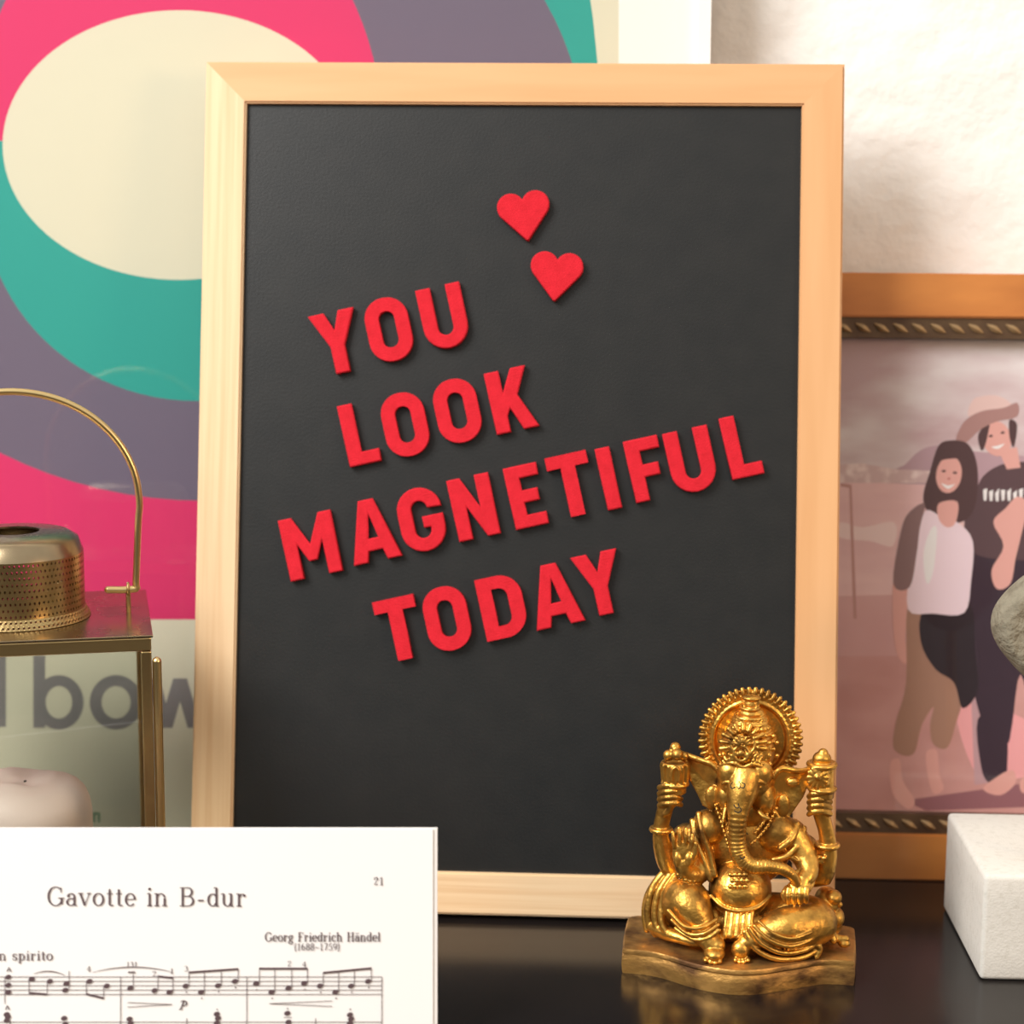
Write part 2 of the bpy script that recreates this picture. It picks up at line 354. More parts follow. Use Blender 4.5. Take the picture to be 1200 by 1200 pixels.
I2 = Ink(); write(I2, 'Georg Friedrich Händel', 311, 446, 1102, 6.8, 0, .21, .10); write(I2, '(1688–1759)', 345, 399, 1112.5, 5.6, 0, .17, .10); obj('printed_composer', rel(I2.bm, bk), INK, page)
I3 = Ink(); write(I3, '21', 438, 450, 1036, 6.4, 0, .19, .11); obj('printed_page_number', rel(I3.bm, bk), INK, page)
I4 = Ink(); write(I4, 'con spirito', -17, 63, 1124, 7.2, 0, .23, .11); obj('printed_tempo', rel(I4.bm, bk), INK, page)
# music: coordinates of a crop at 2.2222 px, origin (0, 940)
N = Ink(); u = lambda x: x/2.2222; v = lambda y: 940+y/2.2222
for i in range(5):
    N.line(-150, v(452.5+i*11.4), u(995), v(452.5+i*11.4), .75); N.line(-150, v(570+i*11.4), u(995), v(570+i*11.4), .75)
for bx in (316, 644, 995): N.line(u(bx), v(452), u(bx), v(616), .8)
def head(x, y): N.disc(u(x), v(y), 3.7, 2.75, -.35)
def stem(x, y0, y1): N.line(u(x), v(y0), u(x), v(y1), .75)
def beam(x0, y0, x1, y1): N.line(u(x0), v(y0), u(x1), v(y1), 2.4)
for y in (453, 474, 492): head(24, y)
stem(15, 453, 522)
for x, y in ((85, 458), (132, 464), (235, 464), (280, 476)): head(x, y)
stem(78, 459, 495); stem(125, 465, 499); beam(78, 494, 125, 498)
head(175, 470); head(172, 487); stem(182, 487, 437)
stem(227, 465, 499); stem(272, 477, 509); beam(227, 497, 272, 508)
head(341, 482); stem(349, 482, 445)
head(404, 488); head(443, 492); stem(413, 488, 451); stem(452, 492, 454); beam(412, 451, 452, 455)
for xs, ys, b in (((485, 525, 569, 613), (476, 492, 475, 464), (441, 432)), ((668, 708, 752, 793), (470, 492, 482, 469), (431, 431)), ((834, 874, 915, 959), (476, 492, 476, 464), (442, 430))):
    for x, y in zip(xs, ys):
        head(x, y); t = (x-xs[0])/(xs[3]-xs[0]); stem(x+8.5, y, b[0]+(b[1]-b[0])*t); N.disc(u(x+2), v(y+16), .9)
    beam(xs[0]+8, b[0], xs[3]+9, b[1])
def arc(x0, y0, x1, y1, h, wmax=1.3):
    P = [(u(x0+(x1-x0)*k/16), v(y0+(y1-y0)*k/16-h*math.sin(math.pi*k/16)**.8)) for k in range(17)]
    N.path(P, lambda a, b, t: .45+wmax*math.sin(math.pi*t)*.6)
arc(90, 445, 172, 449, 9); arc(244, 441, 452, 441, 14)
for a, b, c, d, e2, f in ((334, 519, 450, 524, 531, 0), (866, 515, 702, 522, 529, 0)):
    N.line(u(a), v(b), u(c), v(d), .7); N.line(u(a), v(e2), u(c), v(d), .7)
for x, y in ((26, 434), (22, 533)):
    N.line(u(x-5), v(y+5), u(x), v(y-6), 1.1); N.line(u(x+5), v(y+5), u(x), v(y-6), 1.1)
P = [(u(336+i*3), v(443-(i % 2)*5)) for i in range(7)]
for a, b in zip(P, P[1:]): N.line(*a, *b, 1.1)
for t, x, y in (('4', 228, 438), ('131', 331, 427), ('2', 398, 451), ('1', 444, 444), ('3', 481, 438), ('2', 749, 425), ('4', 788, 426)):
    write(N, t, u(x), u(x+9*len(t)+2), v(y), 4.3, 0, .2, .12)
# italic p
N.line(u(481), v(515), u(472), v(537), 1.6); N.path([(u(480+8*math.cos(t)), v(521+7*math.sin(t))) for t in [(-2.4+k*.45) for k in range(11)]], lambda a, b, t: .7+.9*abs(b)); N.line(u(467), v(537), u(477), v(537), .7); N.line(u(472), v(518), u(480), v(514), .7)
for x, ys in ((21, (550, 557, 566)), (170, (560, 576)), (340, (562, 573)), (567, (549, 560, 572)), (750, (547, 570)), (913, (551, 562, 573))):
    for k, y in enumerate(ys): head(x+(2 if k % 2 else -1), y)
    stem(x+8, ys[-1], 620)
for x, y in ((567, 537), (750, 535), (913, 537)): N.disc(u(x), v(y), .9)
N.line(u(488), v(560), u(488), v(590), .8); N.line(u(823), v(560), u(823), v(590), .8); N.line(u(740), v(558), u(760), v(558), .7)
obj('printed_notation', rel(N.bm, bk), INK, page)

# ------------------------------------------------------------------ the board
RW = .0195; REC = .0032
bd = thing('magnetic_board', 'large upright black board in a pale pine frame with red letters', 'board', (0, 0, 0))
def B(x, yy, zz): return bX*x + bU*yy + bN*zz
def board_matrix(x, yy, zz, ang=0):
    m = BW @ Matrix.Rotation(ang, 3, 'Z'); m = m.to_4x4(); m.translation = B(x, yy, zz); return m
hw, hh = BOARD_W/2, BOARD_H
def rail(length, M, m):
    bm = new(); L2 = length/2
    pts = [(-L2, RW/2), (L2, RW/2), (L2-RW, -RW/2), (-L2+RW, -RW/2)]       # outer edge up, mitred ends
    a = [bm.verts.new((x, y, 0)) for x, y in pts]; b = [bm.verts.new((x, y, -BOARD_T)) for x, y in pts]
    bm.faces.new(a[::-1]); bm.faces.new(b)
    for i in range(4): bm.faces.new((a[i], a[(i+1) % 4], b[(i+1) % 4], b[i]))
    bmesh.ops.bevel(bm, geom=[e for e in bm.edges if all(abs(v.co.z) < 1e-6 for v in e.verts) and abs(e.verts[0].co.y-e.verts[1].co.y) < 1e-6], offset=.0009, segments=2, affect='EDGES')
    o = obj('frame_rail', bm, m, bd); o.matrix_world = M; return o
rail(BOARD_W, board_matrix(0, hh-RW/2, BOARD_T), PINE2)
rail(BOARD_W, board_matrix(0, RW/2, BOARD_T, math.pi), PINE)
rail(BOARD_H, board_matrix(-hw+RW/2, hh/2, BOARD_T, math.pi/2), PINE)
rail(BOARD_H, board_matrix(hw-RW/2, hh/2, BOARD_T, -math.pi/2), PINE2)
bm = new(); box(bm, (-hw+RW-.002, RW-.002, -.006), (hw-RW+.002, hh-RW+.002, 0)); p = obj('board_panel', bm, BLACKB, bd); p.matrix_world = board_matrix(0, 0, BOARD_T-REC)
p_pt = B(0, 0, BOARD_T-REC)

# --- magnetic letters: outlines with cap height 1, centred
def rrect(w, h, r, n=9, cx=0, cy=0):
    o = []
    for qx, qy, a in ((w/2-r, h/2-r, 0), (-w/2+r, h/2-r, 90), (-w/2+r, -h/2+r, 180), (w/2-r, -h/2+r, 270)):
        for k in range(n+1): t = math.radians(a+90*k/n); o.append((cx+qx+r*math.cos(t), cy+qy+r*math.sin(t)))
    return o
def arcp(cx, cy, rx, ry, a0, a1, n=12): return [(cx+rx*math.cos(math.radians(a0+(a1-a0)*k/n)), cy+ry*math.sin(math.radians(a0+(a1-a0)*k/n))) for k in range(n+1)]
s_ = .22; hs = s_/2
GL = {
 'O': [rrect(.70, 1.03, .335), rrect(.255, .59, .122)],
 'U': [[(-.36, .5), (-.36, -.15)]+arcp(0, -.155, .36, .36, 180, 360)+[(.36, .5), (.125, .5), (.125, -.16)]+arcp(0, -.175, .125, .125, 0, -180)+[(-.125, .5)]],
 'L': [[(-.26, .5), (-.26, -.5), (.26, -.5), (.26, -.295), (-.025, -.295), (-.025, .5)]],
 'K': [[(-.33, .5), (-.33, -.5), (-.095, -.5), (-.095, -.235), (-.03, -.13), (.115, -.5), (.37, -.5), (.13, .065), (.345, .5), (.10, .5), (-.095, .13), (-.095, .5)]],
 'M': [[(-.43, .5), (-.43, -.5), (-.205, -.5), (-.205, .06), (-.07, -.24), (.07, -.24), (.205, .06), (.205, -.5), (.43, -.5), (.43, .5), (.225, .5), (0, .02), (-.225, .5)]],
 'A': [[(-.12, .5), (-.40, -.5), (-.16, -.5), (-.115, -.325), (.115, -.325), (.16, -.5), (.40, -.5), (.12, .5)], [(0, .27), (.085, -.125), (-.085, -.125)]],
 'G': [arcp(0, .155, .36, .36, 0, 180)+arcp(0, -.155, .36, .36, 180, 360)+[(.36, .04), (.02, .04), (.02, -.14), (.13, -.14), (.13, -.17)]+arcp(0, -.17, .13, .13, 0, -180)+arcp(0, .17, .13, .13, 180, 0)],
 'N': [[(-.34, .5), (-.34, -.5), (-.11, -.5), (-.11, .03), (.13, -.5), (.34, -.5), (.34, .5), (.11, .5), (.11, -.03), (-.13, .5)]],
 'E': [[(-.27, .5), (-.27, -.5), (.27, -.5), (.27, -.3), (-.04, -.3), (-.04, -.1), (.21, -.1), (.21, .1), (-.04, .1), (-.04, .3), (.27, .3), (.27, .5)]],
 'F': [[(-.27, .5), (-.27, -.5), (-.04, -.5), (-.04, -.12), (.21, -.12), (.21, .08), (-.04, .08), (-.04, .3), (.28, .3), (.28, .5)]],
 'T': [[(-.335, .5), (-.335, .295), (-.1175, .295), (-.1175, -.5), (.1175, -.5), (.1175, .295), (.335, .295), (.335, .5)]],
 'I': [[(-.1175, .5), (-.1175, -.5), (.1175, -.5), (.1175, .5)]],
 'D': [[(-.35, .5), (-.35, -.5), (0, -.5)]+arcp(-.01, -.14, .36, .36, -90, 0)+arcp(-.01, .14, .36, .36, 0, 90)+[(0, .5)], [(-.12, .3), (-.02, .3)]+arcp(-.02, .16, .14, .14, 90, 0, 7)+arcp(-.02, -.16, .14, .14, 0, -90, 7)+[(-.12, -.3)]],
 'Y': [[(-.375, .5), (-.1175, -.06), (-.1175, -.5), (.1175, -.5), (.1175, -.06), (.375, .5), (.12, .5), (0, .185), (-.12, .5)]],
}
def heart():
    cx_, cy_, r = .245, .20, .275; d = math.hypot(cx_, cy_+.5); al = math.acos(r/d); base = math.atan2(-.5-cy_, -cx_)
    a_end = math.degrees(base+al); a0 = math.degrees(math.acos(-cx_/r))
    right = arcp(cx_, cy_, r, r, a0, a_end if a_end < a0 else a_end-360, 22)
    return [right+[(.02, -.49), (-.02, -.49)]+[(-x_, y_) for x_, y_ in right[::-1]][:-1]]
LH = .0292; LTH = .0042
def put(loops, cx, cy, deg, size, name, label, group, cat):
    px, py = 310+cx/2, 200+cy/2
    c = on_plane(px, py, p_pt, bN)+bN*(LTH/2)
    m = (BW @ Matrix.Rotation(math.radians(deg), 3, 'Z')).to_4x4(); m.translation = c
    o = outline_mesh(name, [[(x*size, y*size) for x, y in lp] for lp in loops], LTH, .0006, m, RED)
    tag(o, label, cat, group)
G4 = 'red magnetic letters on the board'
WORDS = [('YOU', 'top line', [(172, 404), (293, 374), (421, 344)]),
         ('LOOK', 'second line', [(224, 617), (331, 596), (453, 564), (577, 539)]),
         ('MAGNETIFUL', 'long third line', [(110, 879), (253, 843), (369, 818), (491, 789), (613, 763), (720, 737), (806, 722), (894, 700), (999, 679), (1117, 646)]),
         ('TODAY', 'bottom line', [(317, 1073), (429, 1049), (558, 1021), (680, 994), (786, 968)])]
for wd, line, pos in WORDS:
    seen = {}
    for i, (ch, (cx, cy)) in enumerate(zip(wd, pos)):
        extra = ''
        if wd == 'LOOK' and ch == 'O': extra = ', right after the L' if i == 1 else ', right before the K'
        put(GL[ch], cx, cy, 13.2, LH, 'magnetic_letter', 'red magnetic letter %s in the word %s%s' % (ch, wd, extra or ' on the '+line), G4, 'letter')
put(heart(), 610, 109, 8.5, .0237, 'heart_magnet', 'red felt heart magnet, the upper of the two hearts', 'red heart magnets', 'magnet')
put(heart(), 684, 250, -4, .0237, 'heart_magnet', 'red felt heart magnet, the lower of the two, above YOU', 'red heart magnets', 'magnet')
bpy.data.objects['heart_magnet.001']['label'] = 'red felt heart magnet, the lower right of the two hearts'

# ------------------------------------------------------------------ poster behind the board
PLEAN = math.radians(3.0)
pU = Vector((0, math.sin(PLEAN), math.cos(PLEAN))); pN = Vector((0, -math.cos(PLEAN), math.sin(PLEAN)))
P0 = Vector((0, .062, 0)) - pN*0     # front of the frame at its foot
pos = thing('poster', 'tall framed poster of pink, teal and purple rings behind the board', 'poster', (-.14, .07, 0))
def pp(px, py, dep): return on_plane(px, py, P0-pN*dep, pN)
# poster axes in metres: x world, t up the slope
xr = pp(833, 40, 0).x; xl = -.47; TOP = .70; FW = .006
def pq(x, t, dep): return Vector((x, 0, 0))+P0+pU*t-pN*dep
def prect(x0, t0, x1, t1, front, th):
    bm = new(); prism(bm, [pq(x0, t0, front), pq(x1, t0, front), pq(x1, t1, front), pq(x0, t1, front)], pN, th); return rel(bm, pos)
for a in ((xl, 0, xl+FW, TOP), (xr-FW, 0, xr, TOP), (xl+FW, TOP-FW, xr-FW, TOP), (xl+FW, 0, xr-FW, FW)):
    obj('frame_rail', prect(*a, 0, .018), WHITEF, pos)
obj('backing', prect(xl+FW, FW, xr-FW, TOP-FW, .008, .008), BACKB, pos)
obj('glass_pane', prect(xl+FW, FW, xr-FW, TOP-FW, .003, .002), POSTG, pos)
D0 = .0079
xm = pp(725, 40, D0).x; 
CREAM = flat('poster_cream', (.70, .665, .52)); PINK = flat('poster_pink', (.68, .038, .15)); TEAL = flat('poster_teal', (.032, .345, .30)); PURP = flat('poster_purple', (.16, .13, .19))
TXT = flat('poster_grey_text', (.235, .22, .225)); GRN = flat('poster_green_text', (.12, .28, .17))
pm = [MATB, CREAM, PURP, PINK, TEAL, TXT, GRN]
bm = new(); lay = [0]
def clip(poly, ax, val, sign):
    out = []
    for i in range(len(poly)):
        a, b = poly[i], poly[(i+1) % len(poly)]; da, db = (a[ax]-val)*sign, (b[ax]-val)*sign
        if da >= 0: out.append(a)
        if da*db < 0: t = da/(da-db); out.append(tuple(a[k]+(b[k]-a[k])*t for k in range(2)))
    return out
def shape(poly, mi, rect=True):
    lay[0] += 1
    if rect:
        for ax, val, sg in ((0, -560, 1), (0, 725, -1), (1, -420, 1), (1, 985, -1)): poly = clip(poly, ax, val, sg)
    if len(poly) < 3: return
    f = bm.faces.new([bm.verts.new(pp(px, py, D0-.000005*lay[0])) for px, py in poly]); f.material_index = mi
def epoly(cx, cy, rx, ry, half=None, n=96):
    p = [(cx+rx*math.cos(2*math.pi*k/n), cy+ry*math.sin(2*math.pi*k/n)) for k in range(n)]
    if half == 'top': p = clip(p, 1, 165, -1)
    if half == 'bottom': p = clip(p, 1, 165, 1)
    return p
f = bm.faces.new([bm.verts.new(pq(x, t, D0)) for x, t in ((xl+FW, FW), (xr-FW, FW), (xr-FW, TOP-FW), (xl+FW, TOP-FW))]); f.material_index = 0
shape([(-560, -420), (725, -420), (725, 985), (-560, 985)], 1)
shape(epoly(230, 170, 474, 763, 'top'), 4)
shape([(-500, 165), (704, 165), (704, 726), (-500, 726)], 3)
shape(epoly(230, 170, 455, 384, 'top'), 2)
shape(epoly(240, 165, 480, 422, 'bottom'), 2)
shape(epoly(210, 170, 240, 320, 'top'), 3)
shape(epoly(230, 230, 250, 240, 'bottom'), 4)
shape(epoly(210, 170, 207, 158), 1)
def ring(cx, cy, ro, rin, mi, n=40):
    lay[0] += 1
    A = [bm.verts.new(pp(cx+ro[0]*math.cos(2*math.pi*k/n), cy+ro[1]*math.sin(2*math.pi*k/n), D0-.000005*lay[0])) for k in range(n)]
    Bv = [bm.verts.new(pp(cx+rin[0]*math.cos(2*math.pi*k/n), cy+rin[1]*math.sin(2*math.pi*k/n), D0-.000005*lay[0])) for k in range(n)]
    for k in range(n): bm.faces.new((A[k], A[(k+1) % n], Bv[(k+1) % n], Bv[k])).material_index = mi
shape([(-8, 768), (7, 768), (7, 852), (-8, 852)], 5)
shape([(39, 768), (53, 768), (53, 853), (39, 853)], 5); ring(69, 823, (29, 32), (15.5, 19), 5)
ring(136, 823, (31, 32), (17, 19), 5)
for a, b in (((179, 795), (194, 853)), ((194, 853), (211, 795)), ((211, 795), (228, 853)), ((228, 853), (244, 795))):
    shape([(a[0]-8, a[1]), (a[0]+8, a[1]), (b[0]+8, b[1]), (b[0]-8, b[1])], 5)
shape([(109, 952), (111.5, 952), (111.5, 964), (109, 964)], 6); shape([(109, 952), (117, 952), (117, 954.6), (109, 954.6)], 6); shape([(114.5, 952), (117.2, 953), (117.2, 964), (114.5, 964)], 6)
obj('print', rel(bm, pos), pm, pos)

# ------------------------------------------------------------------ family photograph in a honey wood frame
fy = at_z(985, 1030, 0).y
FLEAN = math.radians(7.6); fU = Vector((0, math.sin(FLEAN), math.cos(FLEAN))); fN = Vector((0, -math.cos(FLEAN), math.sin(FLEAN)))
FP = Vector((0, fy, 0))
fx0 = xr+.006
fr = thing('picture_frame', 'honey wood picture frame holding a beach photograph of a couple', 'picture frame', (fx0+.12, fy+.01, 0))
def fp(px, py, dep=0): return on_plane(px, py, FP-fN*dep, fN)
def ft(py, dep=0): return (fp(1085, py, dep)-FP+fN*dep).dot(fU)
def fq(x, t, dep): return Vector((x, 0, 0))+FP+fU*t-fN*dep
FH = ft(320); t_in_top = ft(372); t_in_bot = ft(978); wrail = FH-t_in_top; fx1 = fx0+.235
def frect(x0, t0, x1, t1, front, th):
    bm = new(); prism(bm, [fq(x0, t0, front), fq(x1, t0, front), fq(x1, t1, front), fq(x0, t1, front)], fN, th); return rel(bm, fr)
FT = .02
for a in ((fx0, t_in_top, fx1, FH), (fx0, 0, fx1, t_in_bot), (fx0, t_in_bot, fx0+wrail, t_in_top), (fx1-wrail, t_in_bot, fx1, t_in_top)):
    bmr = frect(*a, 0, FT)
    bmesh.ops.bevel(bmr, geom=bmr.edges[:], offset=.0008, segments=2, affect='EDGES'); obj('frame_rail', bmr, HONEY, fr)
ix0, ix1 = fx0+wrail, fx1-wrail; mw = ft(372)-ft(396); mwb = ft(955)-ft(978)
def moulding(x0, t0, x1, t1, horiz):
    bm = new(); prism(bm, [fq(x0, t0, .002), fq(x1, t0, .002), fq(x1, t1, .002), fq(x0, t1, .002)], fN, .008)
    for f_ in bm.faces: f_.material_index = 0
    nf = len(bm.faces); L_ = (x1-x0) if horiz else (t1-t0); n = int(L_/.0088)
    for k in range(n):
        c = (k+.5)/n
        p_ = fq(x0+(x1-x0)*c, (t0*.52+t1*.48), .0018) if horiz else fq((x0+x1)/2, t0+(t1-t0)*c, .0018)
        d = (bX*.86-fU*.5) if horiz else (fU*.86-bX*.5)
        tube(bm, [(*(p_-d*.0038), .0006), (*p_, .0019), (*(p_+d*.0038), .0006)], 6, 3)
    bm.faces.ensure_lookup_table()
    for f_ in bm.faces[nf:]: f_.material_index = 1
    obj('rope_moulding', rel(bm, fr), [MOULD, MOULDL], fr, smooth=True, angle=40)
moulding(ix0, t_in_top-mw, ix1, t_in_top, True); moulding(ix0, t_in_bot, ix1, t_in_bot+mwb, True)
moulding(ix0, t_in_bot+mwb, ix0+mw, t_in_top-mw, False); moulding(ix1-mw, t_in_bot+mwb, ix1, t_in_top-mw, False)
obj('backing', frect(ix0, t_in_bot, ix1, t_in_top, .0105, .008), BACKB, fr)
obj('glass_pane', frect(ix0+mw*.5, t_in_bot+.004, ix1-mw*.5, t_in_top-.004, .0055, .0015), PHOTG, fr)
# the print itself
PH = []
def pc(name, c, c2=None, **k):
    g = lambda q: tuple(min(.85, v_*(1.5 if max(q) > .15 else 1.2)) for v_ in q)
    c = g(c); c2 = g(c2) if c2 else None
    PH.append(mat(name, c, .6, spec=.3, col2=c2, **k)); return len(PH)-1
SKY = pc('print_sky', (.37, .27, .285), (.72, .62, .60), scale=13, stretch=(1, 1, 2.6), fac=(.42, .72)); HILL = pc('print_hill', (.32, .22, .25)); CITY = pc('print_city', (.42, .31, .31), (.60, .48, .46), scale=160, fac=(.5, .7))
SEA = pc('print_sea', (.50, .33, .335), (.56, .40, .39), scale=20, stretch=(1, 1, 5)); SAND = pc('print_sand', (.43, .24, .225), (.37, .19, .175), scale=25, stretch=(1, 1, 2)); SAND2 = pc('print_wet_sand', (.46, .28, .275), (.41, .23, .23), scale=18)
FOAM = pc('print_foam', (.58, .45, .44)); SKIN = pc('print_skin', (.50, .27, .24)); HAIR = pc('print_dark_hair', (.07, .035, .037)); SHIRT = pc('print_white_shirt', (.60, .47, .52)); SLV = pc('print_grey_sleeve', (.17, .105, .105))
OLIVE = pc('print_olive_trousers', (.27, .155, .11)); BLK = pc('print_black_cloth', (.022, .014, .02)); NAVY = pc('print_dark_trousers', (.035, .02, .033)); TEE = pc('print_dark_tee', (.085, .048, .055)); WHT = pc('print_white_mark', (.70, .60, .62)); HAT = pc('print_hat', (.27, .155, .145)); HATL = pc('print_hat_crown', (.50, .37, .35)); ROSE = pc('print_rose', (.60, .27, .28)); SHD = pc('print_shadow', (.20, .09, .105)); MOUTH = pc('print_lips', (.33, .10, .09)); POSTB = pc('print_post', (.36, .2, .18)); GREYP = pc('print_grey', (.36, .23, .25))
bm = new(); pl = [0]; DP = .0104
def ph(poly, mi):
    pl[0] += 1; f_ = bm.faces.new([bm.verts.new(fp(px, py, DP-.000004*pl[0])) for px, py in poly]); f_.material_index = mi
def phs(poly, mi, n=4):
    q_ = poly+poly[:1]; c = []
    for i in range(len(poly)):
        p0, p1, p2, p3 = poly[i-1], poly[i], poly[(i+1) % len(poly)], poly[(i+2) % len(poly)]
        for k in range(n):
            t = k/n; c.append(tuple(.5*(2*b+(cc-a)*t+(2*a-5*b+4*cc-d)*t*t+(3*b-a-3*cc+d)*t**3) for a, b, cc, d in zip(p0, p1, p2, p3)))
    ph(c, mi)
def phe(cx, cy, rx, ry, mi, rot=0, n=20):
    c, s = math.cos(rot), math.sin(rot)
    ph([(cx+rx*math.cos(t)*c-ry*math.sin(t)*s, cy+rx*math.cos(t)*s+ry*math.sin(t)*c) for t in [2*math.pi*k/n for k in range(n)]], mi)
XR = 1372; XL = 905
ph([(XL, 390), (XR, 390), (XR, 565), (XL, 565)], SKY); ph([(XL, 562), (XR, 562), (XR, 740), (XL, 740)], SEA)
ph([(XL, 700), (XR, 690), (XR, 962), (XL, 962)], SAND2); ph([(XL, 770), (XR, 765), (XR, 962), (XL, 962)], SAND)
phs([(1035, 566), (1060, 545), (1078, 528), (1100, 522), (1135, 528), (1240, 540), (1300, 566)], HILL)
ph([(XL, 548), (1010, 543), (1050, 550), (1095, 552), (1095, 566), (XL, 566)], CITY)
phs([(985, 612), (1010, 618), (1048, 612), (1046, 640), (1020, 634), (985, 630)], FOAM)
ph([(985, 566), (998, 568), (1004, 725), (1000, 725), (995, 572), (985, 570)], POSTB)
ph([(1060, 938), (1200, 918), (1372, 905), (1372, 930), (1200, 946), (1085, 950)], SHD)
phs([(1120, 832), (1150, 826), (1210, 850), (1212, 905), (1165, 912), (1140, 900)], ROSE); ph([(1138, 810), (1168, 830), (1172, 915), (1142, 920)], GREYP)
# man
phs([(1146, 842), (1150, 900), (1160, 918), (1178, 922), (1178, 840)], NAVY); phs([(1152, 925), (1166, 912), (1186, 902), (1190, 918), (1172, 932)], SKIN); phs([(1196, 915), (1215, 900), (1225, 920), (1200, 930)], SKIN)
phs([(1132, 655), (1160, 640), (1240, 645), (1262, 700), (1255, 850), (1215, 850), (1196, 790), (1186, 850), (1180, 872), (1160, 866), (1146, 830), (1136, 780), (1128, 720)], NAVY)
phs([(1130, 612), (1140, 588), (1152, 558), (1182, 542), (1222, 545), (1258, 565), (1268, 640), (1240, 655), (1185, 656), (1150, 652), (1134, 640)], TEE)
for k in range(9):
    x_ = 1152+k*7; ph([(x_, 574+(k % 3)*2), (x_+5, 572+(k % 2)*2), (x_+4, 586+(k % 3)), (x_+1, 587)], WHT)
phs([(1164, 612), (1178, 596), (1192, 582), (1204, 592), (1196, 630), (1190, 655), (1184, 684), (1168, 690), (1162, 668), (1176, 640)], SKIN)
phe(1168, 514, 17, 21, SKIN, -.25); ph([(1170, 528), (1192, 524), (1196, 548), (1180, 550)], SKIN)
phs([(1152, 500), (1160, 494), (1155, 520), (1150, 528), (1146, 512)], HAIR); phs([(1183, 492), (1192, 498), (1188, 524), (1183, 512)], HAIR)
phs([(1138, 490), (1139, 470), (1152, 464), (1170, 464), (1186, 474), (1190, 486)], HATL); phs([(1120, 516), (1130, 494), (1150, 482), (1176, 478), (1192, 472), (1192, 488), (1168, 494), (1148, 504), (1130, 520)], HAT)
phe(1161, 511, 2.5, 1.4, HAIR, -.2); phe(1175, 507, 2.5, 1.4, HAIR, -.2); phs([(1162, 524), (1170, 526), (1177, 520), (1170, 522)], WHT)
# woman
phs([(1100, 522), (1116, 516), (1134, 520), (1144, 540), (1146, 570), (1140, 600), (1126, 612), (1104, 612), (1086, 598), (1082, 580), (1090, 552)], HAIR)
phs([(1046, 690), (1050, 682), (1063, 684), (1062, 730), (1061, 752), (1066, 766), (1062, 778), (1052, 768), (1047, 740)], SKIN)
phs([(1043, 895), (1054, 890), (1058, 915), (1072, 938), (1064, 948), (1046, 930)], SKIN); phs([(1085, 882), (1098, 880), (1101, 908), (1106, 924), (1094, 930), (1087, 908)], SKIN)
phs([(1064, 708), (1090, 714), (1082, 750), (1096, 782), (1118, 800), (1128, 818), (1120, 848), (1110, 876), (1094, 872), (1090, 850), (1094, 828), (1080, 850), (1070, 884), (1048, 878), (1050, 846), (1062, 800)], OLIVE)
phs([(1084, 714), (1136, 708), (1142, 760), (1146, 808), (1128, 830), (1118, 800), (1096, 784), (1079, 752)], BLK)
phs([(1086, 598), (1104, 606), (1122, 612), (1140, 634), (1138, 680), (1130, 718), (1094, 719), (1064, 714), (1068, 660), (1076, 620)], SHIRT)
phs([(1084, 590), (1066, 600), (1056, 622), (1047, 684), (1066, 688), (1074, 650), (1078, 618)], SLV); phs([(1090, 622), (1098, 620), (1094, 668), (1086, 684), (1082, 650)], WHT)
phs([(1100, 590), (1122, 588), (1120, 612), (1110, 618), (1100, 608)], SKIN)
phe(1112, 556, 15, 22, SKIN, .15); phs([(1098, 540), (1108, 528), (1126, 528), (1132, 548), (1124, 538), (1110, 538)], HAIR)
phe(1106, 552, 2.6, 1.4, HAIR); phe(1119, 554, 2.6, 1.4, HAIR); phs([(1103, 566), (1111, 569), (1119, 567), (1111, 573)], WHT); phe(1112, 561, 1.8, 1.2, MOUTH)
obj('photo_print', rel(bm, fr), PH, fr)

# ------------------------------------------------------------------ limestone block and concrete disc
a = at_z(1148, 1149, 0); b = at_z(1105, 1064, 0); bz = .0475
blk = new(); xe = max(a.x, b.x); by0, by1 = a.y, b.y
dx = (b.x-a.x)
vs = [Vector((a.x, by0, 0)), Vector((a.x+.10, by0+.001, 0)), Vector((b.x+.10, by1, 0)), Vector((b.x, by1, 0))]
prism(blk, [v_+Vector((0, 0, bz)) for v_ in vs], (0, 0, 1), bz)
bmesh.ops.bevel(blk, geom=blk.edges[:], offset=.0022, segments=3, affect='EDGES', profile=.5)
bmesh.ops.subdivide_edges(blk, edges=[e_ for e_ in blk.edges if e_.calc_length() > .02], cuts=3, use_grid_fill=True)
o = obj('stone_block', blk, STONE, smooth=True, angle=50); tag(o, 'cream limestone block standing at the right edge on the black top', 'block')
sc = thing('stone_sculpture', 'rounded grey concrete piece above the cream block at right edge', 'sculpture', (0, 0, bz))
yc = -.045
ctr = at_y(1231, 733, yc); sc.location = (ctr.x, yc, bz)
bm = new()
def blob(c, R, ySq, amp):
    r = bmesh.ops.create_uvsphere(bm, u_segments=48, v_segments=32, radius=1)
    for v_ in r['verts']:
        d = v_.co.normalized(); an = math.atan2(d.z, d.x)
        k = 1+.05*math.cos(4*an)+.02*math.sin(3*an+1)
        yy = d.y
        yq = -min(-yy, .55) if yy < 0 else yy
        v_.co = Vector((d.x*R*k, yq*ySq, d.z*R*k))+Vector(c)
blob(ctr, .0243, .024, 0); obj('disc', rel(bm, sc), GREY, sc, smooth=True)
bm = new(); tube(bm, [(ctr.x, yc, bz+.001, .003), (ctr.x, yc, ctr.z-.015, .003)], 12, 1); obj('rod', rel(bm, sc), BRASS, sc, smooth=True, angle=50)
bm = new(); lathe(bm, [(0, 0), (.0042, 0), (.0042, .002), (.0032, .003), (0, .003)], 32, (ctr.x, yc, bz)); obj('foot_plate', rel(bm, sc), BRASS, sc, smooth=True, angle=40)

